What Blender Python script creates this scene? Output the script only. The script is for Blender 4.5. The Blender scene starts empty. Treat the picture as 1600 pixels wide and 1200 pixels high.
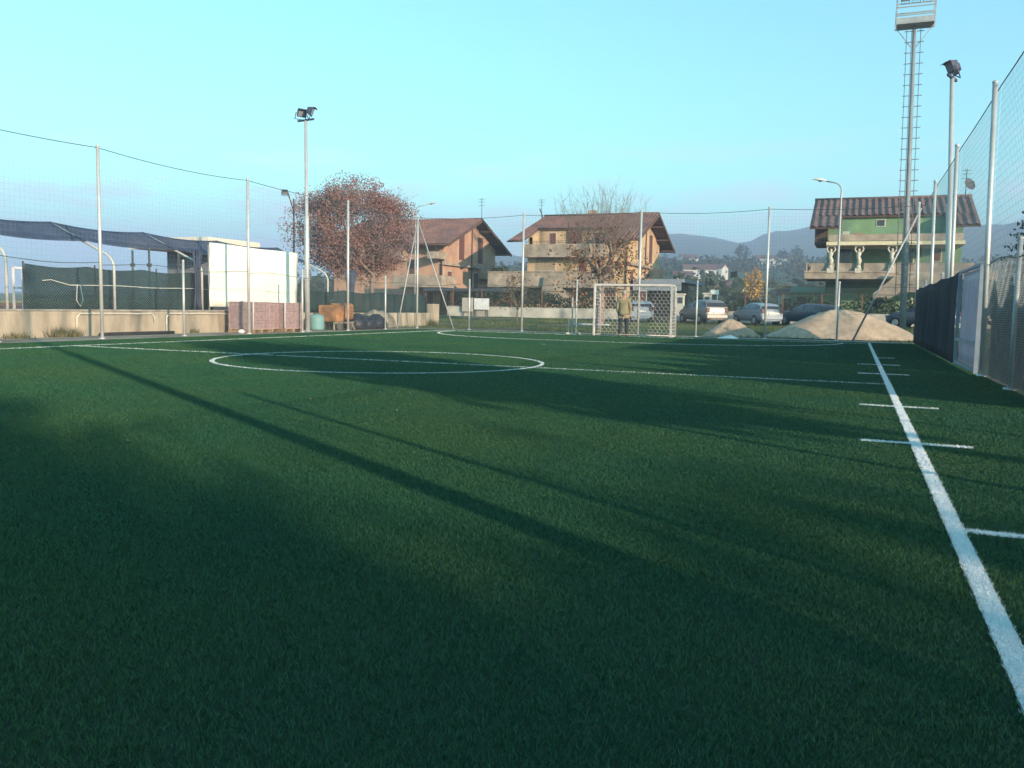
import bpy, bmesh, math, random
import numpy as np
from mathutils import Vector, Matrix
random.seed(7); RNG = np.random.default_rng(7)
scene = bpy.context.scene
COL = scene.collection
R = math.radians
# ------------------------------------------------------------------ camera
FPX, PITCH, ROLL, YAW, CAMH = 1320.1, 0.091, 0.019, -0.383, 1.047
_cy, _sy = math.cos(YAW), math.sin(YAW)
FW = Vector((_sy*math.cos(PITCH), _cy*math.cos(PITCH), -math.sin(PITCH)))
RT0 = Vector((_cy, -_sy, 0)); UP0 = RT0.cross(FW)
RT = math.cos(ROLL)*RT0 + math.sin(ROLL)*UP0
UP = -math.sin(ROLL)*RT0 + math.cos(ROLL)*UP0
EYE = Vector((0, 0, CAMH))
cd = bpy.data.cameras.new("camera"); cam = bpy.data.objects.new("camera", cd); COL.objects.link(cam)
cd.sensor_width = 36; cd.lens = FPX/1600*36; cd.clip_start = .05; cd.clip_end = 20000
cam.matrix_world = Matrix(((RT.x, UP.x, -FW.x, 0), (RT.y, UP.y, -FW.y, 0), (RT.z, UP.z, -FW.z, CAMH), (0, 0, 0, 1)))
scene.camera = cam
# ------------------------------------------------------------------ sun, sky, exposure
SUN_EL, SUN_AZ = R(12.0), R(123.0)          # azimuth clockwise from +Y
SUN = Vector((math.sin(SUN_AZ)*math.cos(SUN_EL), math.cos(SUN_AZ)*math.cos(SUN_EL), math.sin(SUN_EL)))
sl = bpy.data.lights.new("sun", 'SUN'); sl.energy = 3.6; sl.angle = R(.6); sl.color = (1, .74, .53)
so = bpy.data.objects.new("sun", sl); COL.objects.link(so)
so.rotation_euler = (-SUN).to_track_quat('-Z', 'Y').to_euler(); so.location = (40, -25, 30)
world = bpy.data.worlds.new("World"); scene.world = world; world.use_nodes = True
wt = world.node_tree; wt.nodes.clear()
def wn(t, **k):
    n = wt.nodes.new(t)
    for a, b in k.items(): setattr(n, a, b)
    return n
w_out = wn('ShaderNodeOutputWorld'); w_bg = wn('ShaderNodeBackground'); w_bg.inputs['Strength'].default_value = .15
w_sky = wn('ShaderNodeTexSky', sky_type='NISHITA', sun_disc=False, sun_elevation=SUN_EL, sun_rotation=SUN_AZ)
w_sky.air_density = 1.0; w_sky.dust_density = .6; w_sky.ozone_density = 1.6
w_tint = wn('ShaderNodeMix', data_type='RGBA', blend_type='MULTIPLY'); w_tint.inputs[0].default_value = 1
w_tint.inputs[7].default_value = (.75, 1.40, 1.20, 1)
wt.links.new(w_sky.outputs[0], w_tint.inputs[6])
# thin low clouds near the horizon
w_tc = wn('ShaderNodeTexCoord'); w_map = wn('ShaderNodeMapping'); w_map.inputs['Scale'].default_value = (5, 5, 26)
w_no = wn('ShaderNodeTexNoise'); w_no.inputs['Scale'].default_value = 1.6; w_no.inputs['Detail'].default_value = 6
w_rp = wn('ShaderNodeMapRange'); w_rp.inputs[1].default_value = .47; w_rp.inputs[2].default_value = .66
w_sep = wn('ShaderNodeSeparateXYZ')
w_el = wn('ShaderNodeMapRange'); w_el.inputs[1].default_value = .08; w_el.inputs[2].default_value = .20; w_el.inputs[3].default_value = 1; w_el.inputs[4].default_value = 0
w_mul = wn('ShaderNodeMath', operation='MULTIPLY'); w_mul2 = wn('ShaderNodeMath', operation='MULTIPLY'); w_mul2.inputs[1].default_value = .85
w_cl = wn('ShaderNodeMix', data_type='RGBA'); w_cl.inputs[7].default_value = (4.0, 4.2, 5.0, 1)
L_ = wt.links.new
L_(w_tc.outputs['Generated'], w_map.inputs[0]); L_(w_map.outputs[0], w_no.inputs['Vector']); L_(w_no.outputs[0], w_rp.inputs[0])
L_(w_tc.outputs['Generated'], w_sep.inputs[0]); L_(w_sep.outputs[2], w_el.inputs[0])
L_(w_rp.outputs[0], w_mul.inputs[0]); L_(w_el.outputs[0], w_mul.inputs[1]); L_(w_mul.outputs[0], w_mul2.inputs[0])
w_hz = wn('ShaderNodeMapRange', interpolation_type='SMOOTHSTEP'); w_hz.inputs[1].default_value = 0; w_hz.inputs[2].default_value = .15; w_hz.inputs[3].default_value = .9; w_hz.inputs[4].default_value = 0
w_hm = wn('ShaderNodeMix', data_type='RGBA'); w_hm.inputs[7].default_value = (1.75, 2.35, 3.7, 1)
L_(w_sep.outputs[2], w_hz.inputs[0]); L_(w_hz.outputs[0], w_hm.inputs[0]); L_(w_tint.outputs[2], w_hm.inputs[6])
L_(w_mul2.outputs[0], w_cl.inputs[0]); L_(w_hm.outputs[2], w_cl.inputs[6])
L_(w_cl.outputs[2], w_bg.inputs[0]); L_(w_bg.outputs[0], w_out.inputs[0])
vs = scene.view_settings; vs.view_transform = 'Standard'; vs.look = 'None'; vs.gamma = 1; vs.exposure = 0.92; vs.use_curve_mapping = False
scene.cycles.max_bounces = 6; scene.cycles.transparent_max_bounces = 24
scene.cycles.volume_step_rate = 1.0; scene.cycles.volume_bounces = 1

# ------------------------------------------------------------------ helpers
def ray(u, v): return FW + (u-800)/FPX*RT - (v-600)/FPX*UP
def onY(u, v, Y): d = ray(u, v); return EYE + d*(Y/d.y)
def onX(u, v, X): d = ray(u, v); return EYE + d*(X/d.x)

MATS = {}
def mat(name, col, rough=.75, var=.18, scale=6., bump=0., bscale=None, metal=0., spec=.3, col2=None, mixscale=1.5, stretch=None, sheen=0., trans=0., lo=.42, hi=.62):
    if name in MATS: return MATS[name]
    m = bpy.data.materials.new(name); m.use_nodes = True; t = m.node_tree; b = t.nodes['Principled BSDF']
    b.inputs['Roughness'].default_value = rough; b.inputs['Metallic'].default_value = metal
    b.inputs['Specular IOR Level'].default_value = spec
    if sheen: b.inputs['Sheen Weight'].default_value = sheen; b.inputs['Sheen Roughness'].default_value = .5
    tc = t.nodes.new('ShaderNodeTexCoord'); vec = tc.outputs['Object']
    if stretch:
        mp = t.nodes.new('ShaderNodeMapping'); mp.inputs['Scale'].default_value = stretch; t.links.new(vec, mp.inputs[0]); vec = mp.outputs[0]
    n = t.nodes.new('ShaderNodeTexNoise'); n.inputs['Scale'].default_value = scale; n.inputs['Detail'].default_value = 5
    t.links.new(vec, n.inputs['Vector'])
    mr = t.nodes.new('ShaderNodeMapRange'); mr.inputs[1].default_value = .3; mr.inputs[2].default_value = .7
    mr.inputs[3].default_value = 1-var; mr.inputs[4].default_value = 1+var
    t.links.new(n.outputs[0], mr.inputs[0])
    mx = t.nodes.new('ShaderNodeMix'); mx.data_type = 'RGBA'; mx.blend_type = 'MULTIPLY'; mx.inputs[0].default_value = 1
    mx.inputs[6].default_value = (*col, 1)
    if col2:
        n2 = t.nodes.new('ShaderNodeTexNoise'); n2.inputs['Scale'].default_value = mixscale; n2.inputs['Detail'].default_value = 4
        t.links.new(vec, n2.inputs['Vector'])
        r2 = t.nodes.new('ShaderNodeMapRange'); r2.inputs[1].default_value = lo; r2.inputs[2].default_value = hi
        t.links.new(n2.outputs[0], r2.inputs[0])
        m2 = t.nodes.new('ShaderNodeMix'); m2.data_type = 'RGBA'; m2.inputs[6].default_value = (*col, 1); m2.inputs[7].default_value = (*col2, 1)
        t.links.new(r2.outputs[0], m2.inputs[0]); t.links.new(m2.outputs[2], mx.inputs[6])
    t.links.new(mr.outputs[0], mx.inputs[7]); t.links.new(mx.outputs[2], b.inputs['Base Color'])
    if bump:
        nb = t.nodes.new('ShaderNodeTexNoise'); nb.inputs['Scale'].default_value = bscale or scale*3; nb.inputs['Detail'].default_value = 4
        t.links.new(vec, nb.inputs['Vector'])
        bp = t.nodes.new('ShaderNodeBump'); bp.inputs['Strength'].default_value = bump; bp.inputs['Distance'].default_value = .03
        t.links.new(nb.outputs[0], bp.inputs['Height']); t.links.new(bp.outputs[0], b.inputs['Normal'])
    if trans:      # thin cloth or sheet: some light and sight passes through
        tr = t.nodes.new('ShaderNodeBsdfTransparent'); tl = t.nodes.new('ShaderNodeBsdfTranslucent'); ms = t.nodes.new('ShaderNodeMixShader'); ms2 = t.nodes.new('ShaderNodeMixShader')
        out = t.nodes['Material Output']; t.links.new(mx.outputs[2], tl.inputs[0]); ms.inputs[0].default_value = .35
        t.links.new(b.outputs[0], ms.inputs[1]); t.links.new(tl.outputs[0], ms.inputs[2])
        ms2.inputs[0].default_value = trans; t.links.new(ms.outputs[0], ms2.inputs[1]); t.links.new(tr.outputs[0], ms2.inputs[2]); t.links.new(ms2.outputs[0], out.inputs[0])
    MATS[name] = m; return m

def tag(o, label=None, cat=None, group=None, kind=None):
    if label: o['label'] = label
    if cat: o['category'] = cat
    if group: o['group'] = group
    if kind: o['kind'] = kind
    return o
def thing(name, loc, label, cat, group=None):
    o = bpy.data.objects.new(name, None); COL.objects.link(o); o.location = loc; o.empty_display_size = .3
    return tag(o, label, cat, group)
def wpos(o):
    v = Vector((0, 0, 0))
    while o: v += o.location; o = o.parent
    return v
class MB:
    def __init__(s): s.v = []; s.f = []; s.mi = []; s.sm = []
    def add(s, vs_, fs, mi=0, sm=False):
        k = len(s.v); s.v += [tuple(x) for x in vs_]; s.f += [tuple(i+k for i in f) for f in fs]; s.mi += [mi]*len(fs); s.sm += [sm]*len(fs); return s
    def box(s, x0, x1, y0, y1, z0, z1, mi=0):
        return s.add([(x0,y0,z0),(x1,y0,z0),(x1,y1,z0),(x0,y1,z0),(x0,y0,z1),(x1,y0,z1),(x1,y1,z1),(x0,y1,z1)],
              [(0,3,2,1),(4,5,6,7),(0,1,5,4),(1,2,6,5),(2,3,7,6),(3,0,4,7)], mi)
    def cbox(s, x0, x1, y0, y1, z0, z1, c=.03, mi=0):       # chamfered box
        bm = bmesh.new(); bmesh.ops.create_cube(bm, size=1)
        for v in bm.verts: v.co = Vector(((x0+x1)/2+v.co.x*(x1-x0), (y0+y1)/2+v.co.y*(y1-y0), (z0+z1)/2+v.co.z*(z1-z0)))
        bmesh.ops.bevel(bm, geom=bm.edges[:], offset=c, segments=2, profile=.5, affect='EDGES')
        bm.verts.index_update(); s.add([v.co[:] for v in bm.verts], [[v.index for v in f.verts] for f in bm.faces], mi); bm.free(); return s
    def tube(s, pts, r, n=8, mi=0, cap=True, sm=True):
        pts = [Vector(p) for p in pts]; rr = r if isinstance(r, (list, tuple)) else [r]*len(pts)
        vs_ = []; fs = []; pu = None
        for i, p in enumerate(pts):
            d = (pts[min(i+1, len(pts)-1)]-pts[max(i-1, 0)]).normalized()
            if pu is None: pu = d.orthogonal().normalized()
            else:
                pu = (pu-d*pu.dot(d)); pu = pu.normalized() if pu.length > 1e-6 else d.orthogonal().normalized()
            w = d.cross(pu)
            for k in range(n):
                a = 2*math.pi*k/n; vs_.append(p+(pu*math.cos(a)+w*math.sin(a))*rr[i])
        for i in range(len(pts)-1):
            for k in range(n):
                fs.append((i*n+k, i*n+(k+1) % n, (i+1)*n+(k+1) % n, (i+1)*n+k))
        s.add(vs_, fs, mi, sm)
        if cap: s.add(vs_[:n], [tuple(reversed(range(n)))], mi); s.add(vs_[-n:], [tuple(range(n))], mi)
        return s
    def bar(s, a, b, w=.05, h=None, mi=0):                   # square bar
        a = Vector(a); b = Vector(b); h = h or w; d = (b-a).normalized()
        u = d.cross(Vector((0, 0, 1))); u = u.normalized() if u.length > 1e-4 else Vector((1, 0, 0)); q = u.cross(d)
        P = [p+u*i*w/2+q*j*h/2 for p in (a, b) for i, j in ((-1,-1),(1,-1),(1,1),(-1,1))]
        return s.add(P, [(3,2,1,0),(4,5,6,7),(0,1,5,4),(1,2,6,5),(2,3,7,6),(3,0,4,7)], mi)
    def wire(s, a, b, r, mi=0): return s.tube([a, b], r, 3, mi, cap=False, sm=False)
    def prism(s, poly, dvec, mi=0):                          # polygon (3D points) swept by a vector
        n = len(poly); P = [Vector(p) for p in poly]; Q = [p+Vector(dvec) for p in P]
        s.add(P+Q, [tuple(reversed(range(n))), tuple(range(n, 2*n))]+[(i, (i+1) % n, n+(i+1) % n, n+i) for i in range(n)], mi); return s
    def lathe(s, c, prof, n=14, mi=0, sm=True):
        vs_ = []; fs = []
        for r, z in prof:
            for k in range(n): a = 2*math.pi*k/n; vs_.append((c[0]+r*math.cos(a), c[1]+r*math.sin(a), c[2]+z))
        for i in range(len(prof)-1):
            for k in range(n): fs.append((i*n+k, i*n+(k+1) % n, (i+1)*n+(k+1) % n, (i+1)*n+k))
        return s.add(vs_, fs, mi, sm)
    def build(s, name, mats, parent=None, fix=True):
        me = bpy.data.meshes.new(name); o = bpy.data.objects.new(name, me); COL.objects.link(o)
        off = Vector((0, 0, 0))
        if parent is not None: o.parent = parent; off = wpos(parent)
        me.from_pydata([(x-off.x, y-off.y, z-off.z) for x, y, z in s.v], [], s.f)
        for m in (mats if isinstance(mats, (list, tuple)) else [mats]): me.materials.append(m)
        me.polygons.foreach_set('material_index', s.mi); me.polygons.foreach_set('use_smooth', s.sm)
        if fix:
            bm = bmesh.new(); bm.from_mesh(me); bmesh.ops.remove_doubles(bm, verts=bm.verts[:], dist=1e-5); bmesh.ops.recalc_face_normals(bm, faces=bm.faces[:]); bm.to_mesh(me); bm.free()
        me.update(); return o
def top(o, loc):       # move a top-level single mesh so that its origin is at its base
    l = Vector(loc)
    for v in o.data.vertices: v.co -= l
    o.location = l; return o
def quads(name, V, mats, parent=None, mi=None, k=4):         # big mesh of separate quads/tris from an (N,k,3) array
    V = np.asarray(V, np.float32); N = len(V)
    off = np.array(wpos(parent)) if parent is not None else np.zeros(3)
    me = bpy.data.meshes.new(name); o = bpy.data.objects.new(name, me); COL.objects.link(o)
    if parent is not None: o.parent = parent
    me.vertices.add(N*k); me.vertices.foreach_set('co', (V.reshape(-1, 3)-off).astype(np.float32).ravel())
    me.loops.add(N*k); me.loops.foreach_set('vertex_index', np.arange(N*k, dtype=np.int32))
    me.polygons.add(N); me.polygons.foreach_set('loop_start', np.arange(0, N*k, k, dtype=np.int32))
    for m in (mats if isinstance(mats, (list, tuple)) else [mats]): me.materials.append(m)
    if mi is not None: me.polygons.foreach_set('material_index', np.asarray(mi, np.int32))
    me.update(calc_edges=True); me.validate(); return o
def copy_tree(o, parent=None):
    c = o.copy(); COL.objects.link(c)
    if parent is not None: c.parent = parent
    for ch in list(o.children): copy_tree(ch, c)
    return c
def sstep(a, b, x): t = min(1, max(0, (x-a)/(b-a))); return t*t*(3-2*t)
def vnoise(x, y, s=0):
    return (math.sin(x*1.7+s)+math.sin(y*2.3+1.3*s)+math.sin((x+y)*1.1+2.1*s)+math.sin((x*.6-y*1.3)*2.9+s*.7))/4

# ------------------------------------------------------------------ materials
galv = mat('galvanised steel', (.50, .50, .50), .45, .12, 3, metal=.35, spec=.5)
galv_dull = mat('dull galvanised steel', (.34, .35, .36), .55, .15, 4, metal=.3)
steel_dark = mat('dark painted steel', (.06, .065, .075), .5, .2, 5)
white_paint = mat('white painted metal', (.74, .72, .70), .45, .08, 6)
concrete = mat('weathered concrete', (.42, .35, .27), .9, .25, 2.2, bump=.4, bscale=14, col2=(.17, .155, .13), mixscale=1.3, stretch=(1, 1, .30), lo=.46, hi=.68)
thread = mat('net thread', (.16, .24, .26), .8, .1, 4)
wire_m = mat('chain link wire', (.22, .25, .26), .6, .15, 3, metal=.2)
wire_dk = mat('plastic coated wire', (.05, .10, .08), .6, .15, 3)
tile = mat('terracotta roof tiles', (.20, .108, .092), .85, .35, 5, bump=.5, bscale=22, col2=(.135, .08, .078), mixscale=.8)
bark = mat('grey brown bark', (.17, .13, .095), .9, .35, 5, bump=.6, bscale=20)
bark_pale = mat('pale plane tree bark', (.30, .27, .19), .85, .35, 4, bump=.3)
wood_dark = mat('dark stained wood', (.075, .045, .035), .7, .25, 6, stretch=(1, 1, 6))
rubber = mat('black rubber', (.018, .018, .02), .75, .1, 6)
glass_dk = mat('dark window glass', (.025, .03, .04), .12, .1, 2, spec=.6)

# ------------------------------------------------------------------ ground
def gz(x, y):
    z = .16*sstep(36, 47, y)+.17*sstep(50, 57, y)+.15*sstep(58, 66, y)
    return z
soil = mat('dirt and thin grass', (.034, .072, .018), .95, .35, 3, bump=.6, bscale=12, col2=(.20, .14, .10), mixscale=.35, lo=.45, hi=.66)
def build_ground():
    xs = list(np.arange(-62, 46.1, 1.2)); ys = list(np.arange(-32, 100.1, 1.2)); mb = MB(); nx = len(xs)
    V = []
    for y in ys:
        for x in xs:
            inside = -19.2 < x < 2.6 and -8 < y < 34.6
            edge = sstep(34.6, 36.5, y) if -21 < x < 4 else 1
            n = (vnoise(x*.9, y*.8)*.05*(0 if inside else edge))
            V.append((x, y, gz(x, y)+n-(.03 if inside else .0)-.012))
    F = [(j*nx+i, j*nx+i+1, (j+1)*nx+i+1, (j+1)*nx+i) for j in range(len(ys)-1) for i in range(nx-1)]
    mb.add(V, F, 0, True); return tag(mb.build('ground', soil, fix=False), 'dirt and thin grass ground around the pitch', None, kind='structure')
build_ground()
# valley and hills: one terrain sheet from behind the houses out to the skyline
field = mat('valley fields and woods', (.055, .085, .030), .95, .35, .012, col2=(.13, .13, .055), mixscale=.006, lo=.47, hi=.55)
hillm = mat('wooded hills', (.035, .055, .030), .95, .35, .01, col2=(.075, .08, .045), mixscale=.004)
def hz(a, d):           # terrain height by bearing (deg clockwise from +Y) and distance
    z = .48
    z += (3+27*sstep(-45, -12, a))*sstep(130, 620, d)
    ridge = 118*sstep(-54, -4, a)-6+22*sstep(0, 8, a)+7*math.sin(a*.37+1.2)+5*math.sin(a*.83)+3*math.sin(a*1.9+.4)
    z += ridge*sstep(760, 1650, d)*(1+.10*math.sin(a*.9+d*.003))+3*math.sin(a*2.1+d*.004)*sstep(700, 1300, d)
    return z
def build_hills():
    ds = [100, 130, 170, 220, 280, 350, 430, 520, 620, 760, 900, 1050, 1200, 1350, 1500, 1650, 1800, 2000, 2200]
    an = np.arange(-80, 42.1, .75); V = []; na = len(an)
    for d in ds:
        for a in an:
            V.append((d*math.sin(R(a)), max(d*math.cos(R(a)), 99.9) if d <= 100 else d*math.cos(R(a)), hz(a, d)-(.6 if d <= 100 else 0)))
    F = [(j*na+i, j*na+i+1, (j+1)*na+i+1, (j+1)*na+i) for j in range(len(ds)-1) for i in range(na-1)]
    mb = MB(); mb.add(V, F, 0, True)
    mb.mi = [0 if f//(na-1) < 9 else 1 for f in range(len(F))]
    tag(mb.build('hills', [field, hillm], fix=False), 'hazy blue wooded hills beyond the valley', None, kind='structure')
build_hills()

# pitch: turf sheet with its painted lines as parts
turf = mat('green artificial turf', (.010, .050, .022), .75, .42, 130, bump=.9, bscale=160, col2=(.018, .050, .024), mixscale=.45)
line_w = mat('white turf fibre line', (.78, .80, .82), .9, .14, 90, bump=.8, bscale=130)
pitch = MB()
def sheet(mb, x0, x1, y0, y1, z, nx=1, ny=1):
    for i in range(nx):
        for j in range(ny):
            a = x0+(x1-x0)*i/nx; b = x0+(x1-x0)*(i+1)/nx; c = y0+(y1-y0)*j/ny; d = y0+(y1-y0)*(j+1)/ny
            mb.add([(a, c, z), (b, c, z), (b, d, z), (a, d, z)], [(0, 1, 2, 3)])
    return mb
PO = sheet(pitch, -17.9, 2.15, -7, 33.2, 0, 6, 10).build('pitch', turf); tag(PO, 'green artificial turf five a side pitch', None, kind='structure')
XR, XL, YH, YG, CX, LW = .507, -15.97, 13.72, 31.8, -8.16, .08
def ring(mb, cx, cy, r, a0, a1, n, z):
    for k in range(n):
        a = a0+(a1-a0)*k/n; b = a0+(a1-a0)*(k+1)/n; p = []
        for rr, t in ((r-LW/2, a), (r+LW/2, a), (r+LW/2, b), (r-LW/2, b)): p.append((cx+rr*math.cos(t), cy+rr*math.sin(t), z))
        mb.add(p, [(0, 1, 2, 3)])
    return mb
Z1, Z2 = .004, .008
sheet(MB(), XR-LW/2, XR+LW/2, -6.8, YG+.04, Z2, 1, 20).build('touchline', line_w, PO)
sheet(MB(), XL-LW/2, XL+LW/2, -6.8, YG+.04, Z2, 1, 20).build('touchline', line_w, PO)
sheet(MB(), XL+LW/2, XR-LW/2, YG-LW/2, YG+LW/2, Z1, 8).build('goal_line', line_w, PO)
sheet(MB(), XL+LW/2, XR-LW/2, YH-LW/2, YH+LW/2, Z1, 8).build('halfway_line', line_w, PO)
ring(MB(), CX, YH, 3, 0, 2*math.pi, 72, Z2).build('centre_circle', line_w, PO)
gl, gr = -9.4, -6.4
m = ring(MB(), gl, YG, 6.05, math.pi, math.pi/2*3, 20, Z2); ring(m, gr, YG, 6.05, math.pi*1.5, math.pi*2, 20, Z2)
sheet(m, gl, gr, YG-6.05-LW/2, YG-6.05+LW/2, Z2).build('goal_area_line', line_w, PO)
MARKS = ((7.5, -.41, .41), (10.45, -.41, .41), (16.0, -.41, .41), (18.9, -.41, .41), (4.56, .04, .46), (21.9, .04, .41))
for y, a, b in MARKS:
    sheet(MB(), XR+a, XR+b, y-.035, y+.035, Z1).build('substitution_mark', line_w, PO)
for y in (22.7, 25.75):
    d_ = MB(); d_.add([(-8.2+.09*math.cos(k*math.pi/6), y+.09*math.sin(k*math.pi/6), Z1) for k in range(12)], [tuple(range(12))]); d_.build('penalty_spot', line_w, PO)
# turf fibres standing up near the lens
blade_m = mat('turf fibre', (.017, .084, .036), .6, .28, 45, col2=(.031, .092, .031), mixscale=.4, spec=.35)
blade_w = mat('white turf fibre', (.76, .78, .80), .8, .12, 45)
def line_points(n_per_m):
    out = []
    def seg(x0, y0, x1, y1, wd=LW, k=1):
        L = math.hypot(x1-x0, y1-y0); n = int(L*n_per_m*k); t = RNG.random(n); o = (RNG.random(n)-.5)*wd+RNG.normal(0, .004, n); dx, dy = (x1-x0)/L, (y1-y0)/L
        out.append(np.stack([x0+(x1-x0)*t-dy*o, y0+(y1-y0)*t+dx*o], 1))
    def arc(cx, cy, r, a0, a1):
        n = int(abs(a1-a0)*r*n_per_m); a = a0+(a1-a0)*RNG.random(n); rr = r+(RNG.random(n)-.5)*LW; out.append(np.stack([cx+rr*np.cos(a), cy+rr*np.sin(a)], 1))
    seg(XR, 5, XR, YG); seg(XL, 5, XL, YG); seg(XL, YG, XR, YG); seg(XL, YH, XR, YH); arc(CX, YH, 3, 0, 2*math.pi)
    arc(gl, YG, 6.05, math.pi, 1.5*math.pi); arc(gr, YG, 6.05, 1.5*math.pi, 2*math.pi); seg(gl, YG-6.05, gr, YG-6.05)
    for y, a, b in MARKS: seg(XR+a, y, XR+b, y, .07, max(1.5, 40/y))
    return np.concatenate(out)
def build_blades():
    rs = np.linspace(1.2, 38, 400)
    dens = np.minimum(26000, 3.8/((.0010*(1+.30*rs))*.016*rs/1.05)); pdf = dens*rs; cdf = np.cumsum(pdf); N = int(np.sum(pdf)*(rs[1]-rs[0])*2*R(43)); cdf /= cdf[-1]
    r = np.interp(RNG.random(N), cdf, rs); th = YAW+(RNG.random(N)*2-1)*R(43)
    x = r*np.sin(th); y = r*np.cos(th); keep = (x < 2.1) & (x > -17.85) & (y < 33.1); x = x[keep]; y = y[keep]
    near = np.abs(x-XR) < LW/2-.003+RNG.normal(0, .004, len(x))
    for my_, a_, b_ in MARKS: near |= (np.abs(y-my_) < .035) & (x > XR+a_) & (x < XR+b_)
    lp = line_points(200)
    e_ = RNG.random((26000, 2)); ex = XR+(e_[:, 0]-.5)*LW; ey = 1.2+e_[:, 1]**1.9*13
    x = np.concatenate([x, lp[:, 0], ex]); y = np.concatenate([y, lp[:, 1], ey]); white = np.concatenate([near, np.ones(len(lp)+26000, bool)])
    r = np.hypot(x, y); n = len(x)
    h = (.009+.011*RNG.random(n))*np.where(white & (r > 5), 1.1, 1); w = (.0006+.0005*RNG.random(n))*(1+r*.30)
    az = RNG.random(n)*2*np.pi; la = RNG.random(n)*2*np.pi; ll = .3+.7*RNG.random(n)
    V = np.zeros((n, 3, 3)); dx = np.cos(az)*w; dy = np.sin(az)*w
    V[:, 0] = np.stack([x-dx, y-dy, np.full(n, .001)], 1); V[:, 1] = np.stack([x+dx, y+dy, np.full(n, .001)], 1)
    V[:, 2] = np.stack([x+np.cos(la)*h*ll, y+np.sin(la)*h*ll, h], 1)
    print('blades', n)
    o = quads('turf_fibres', V, [blade_m, blade_w], None, white.astype(int), 3)
    tag(o, 'short upright plastic fibres of the turf', 'turf', kind='stuff')
build_blades()
# pale gravel strip between the turf and the fence
gravel = mat('pale gravel', (.36, .32, .26), .95, .4, 20, bump=.6, bscale=60, col2=(.20, .18, .14), mixscale=.8)
g_ = MB(); sheet(g_, -19.9, -17.9, -6, 35.2, .006, 1, 14); sheet(g_, -17.9, 2.15, 33.2, 34.6, .006, 8, 1); tag(g_.build('gravel_path', gravel), 'pale gravel strip around the turf', None, kind='structure')

# ------------------------------------------------------------------ fences
POST_H = 5.0
def netting(mb, A, B, z0, ztop, cell, r):        # square netting between two posts, ztop(t) is the sagging top
    A = Vector(A); B = Vector(B); L = (B-A).length; n = int(L/cell)
    nz = int((ztop(.5)-z0)/cell)
    for i in range(1, n):
        t = i/n; p = A.lerp(B, t); w = .03*math.sin(i*2.1)
        mb.wire((p.x, p.y, z0), (p.x, p.y, ztop(t)), r)
    S = 6
    for j in range(nz+1):
        f = j/nz
        for k in range(S):
            t0, t1 = k/S, (k+1)/S; p = A.lerp(B, t0); q = A.lerp(B, t1)
            mb.wire((p.x, p.y, z0+(ztop(t0)-z0)*f), (q.x, q.y, z0+(ztop(t1)-z0)*f), r)
def chainlink(mb, A, B, z0, z1, cell, r, wav=0.):
    A = Vector(A); B = Vector(B); L = (B-A).length; d = (B-A)/L; H = z1-z0; nrm = Vector((-d.y, d.x, 0))
    s = -H
    while s < L:
        for sg in (1, -1):
            a0, a1 = max(0, s), min(L, s+H)
            if a1-a0 > .02:
                f0, f1 = (a0-s)/H, (a1-s)/H
                if sg < 0: f0, f1 = 1-f0, 1-f1
                p = A+d*a0; q = A+d*a1
                mb.wire((p.x, p.y, z0+H*f0), (q.x, q.y, z0+H*f1), r)
        s += cell
def post(fence, x, y, h=POST_H, r=.045, lean=0., z=0, m=None, name='post'):
    mb = MB(); mb.tube([(x, y, z-.05), (x+lean, y, h)], r, 10); mb.lathe((x+lean, y, h), [(r*1.15, -.02), (r*1.15, .01), (.01, .03)], 10)
    mb.lathe((x, y, z), [(.09, 0), (.09, .03), (r, .035)], 10)
    return mb.build(name, m or galv, fence)
def fence_line(fence, pts, net_r=.0014, cell=.13, low=2.0, sag=.10, skip_low=(), chain_r=.0013, chain_m=wire_m, ccell=.075):
    nb, cb, tb, lb = MB(), MB(), MB(), MB()
    for i in range(len(pts)-1):
        A = Vector((*pts[i], 0)); B = Vector((*pts[i+1], 0))
        zt = lambda t, s=sag*(.7+.6*random.random()): POST_H-.05-4*s*t*(1-t)
        netting(nb, A, B, low-.05, zt, cell, net_r)
        S = 10
        for k in range(S):
            p = A.lerp(B, k/S); q = A.lerp(B, (k+1)/S)
            tb.tube([(p.x, p.y, zt(k/S)), (q.x, q.y, zt((k+1)/S))], .010, 5, cap=False)
            wz = lambda t: low-.05*math.sin(t*9+i)-.02
            lb.tube([(p.x, p.y, wz(k/S)), (q.x, q.y, wz((k+1)/S))], .009, 5, cap=False)
        if i not in skip_low: chainlink(cb, A, B, .03, low-.02, ccell, chain_r)
        for zz in (.05, 1.02):
            if i not in skip_low: lb.tube([(A.x, A.y, zz), ((A.x+B.x)/2, (A.y+B.y)/2, zz-.01), (B.x, B.y, zz)], .003, 4, cap=False)
    nb.build('net', thread, fence, fix=False); tb.build('cable', mat('green cable', (.045, .075, .07), .6), fence, fix=False)
    lb.build('tension_wire', mat('dark tension wire', (.06, .08, .08), .6), fence, fix=False)
    if cb.v: cb.build('chain_link', chain_m, fence, fix=False)
LY = [5.0, 10.8, 16.65, 22.5, 28.35, 34.0]
lf = thing('boundary_fence', (-18.4, 22, 0), 'tall netted fence on steel posts in front of the low concrete wall', 'fence')
for y in LY: post(lf, -18.4, y)
for y in (7.9, 13.7, 19.6, 25.4, 31.2): post(lf, -18.4, y, 2.22, .035)
fence_line(lf, [(-18.4, y) for y in LY])
lfb = MB(); lfb.tube([(-18.4, 34.0, 4.85), (-18.35, 32.1, .0)], .03, 8); lfb.build('brace', galv_dull, lf)
FX = [-18.4, -13.3, -8.2, -3.2, 2.1]
ff = thing('boundary_fence', (-8, 34, 0), 'tall netted fence running behind the goal between pitch and car park', 'fence')
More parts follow.
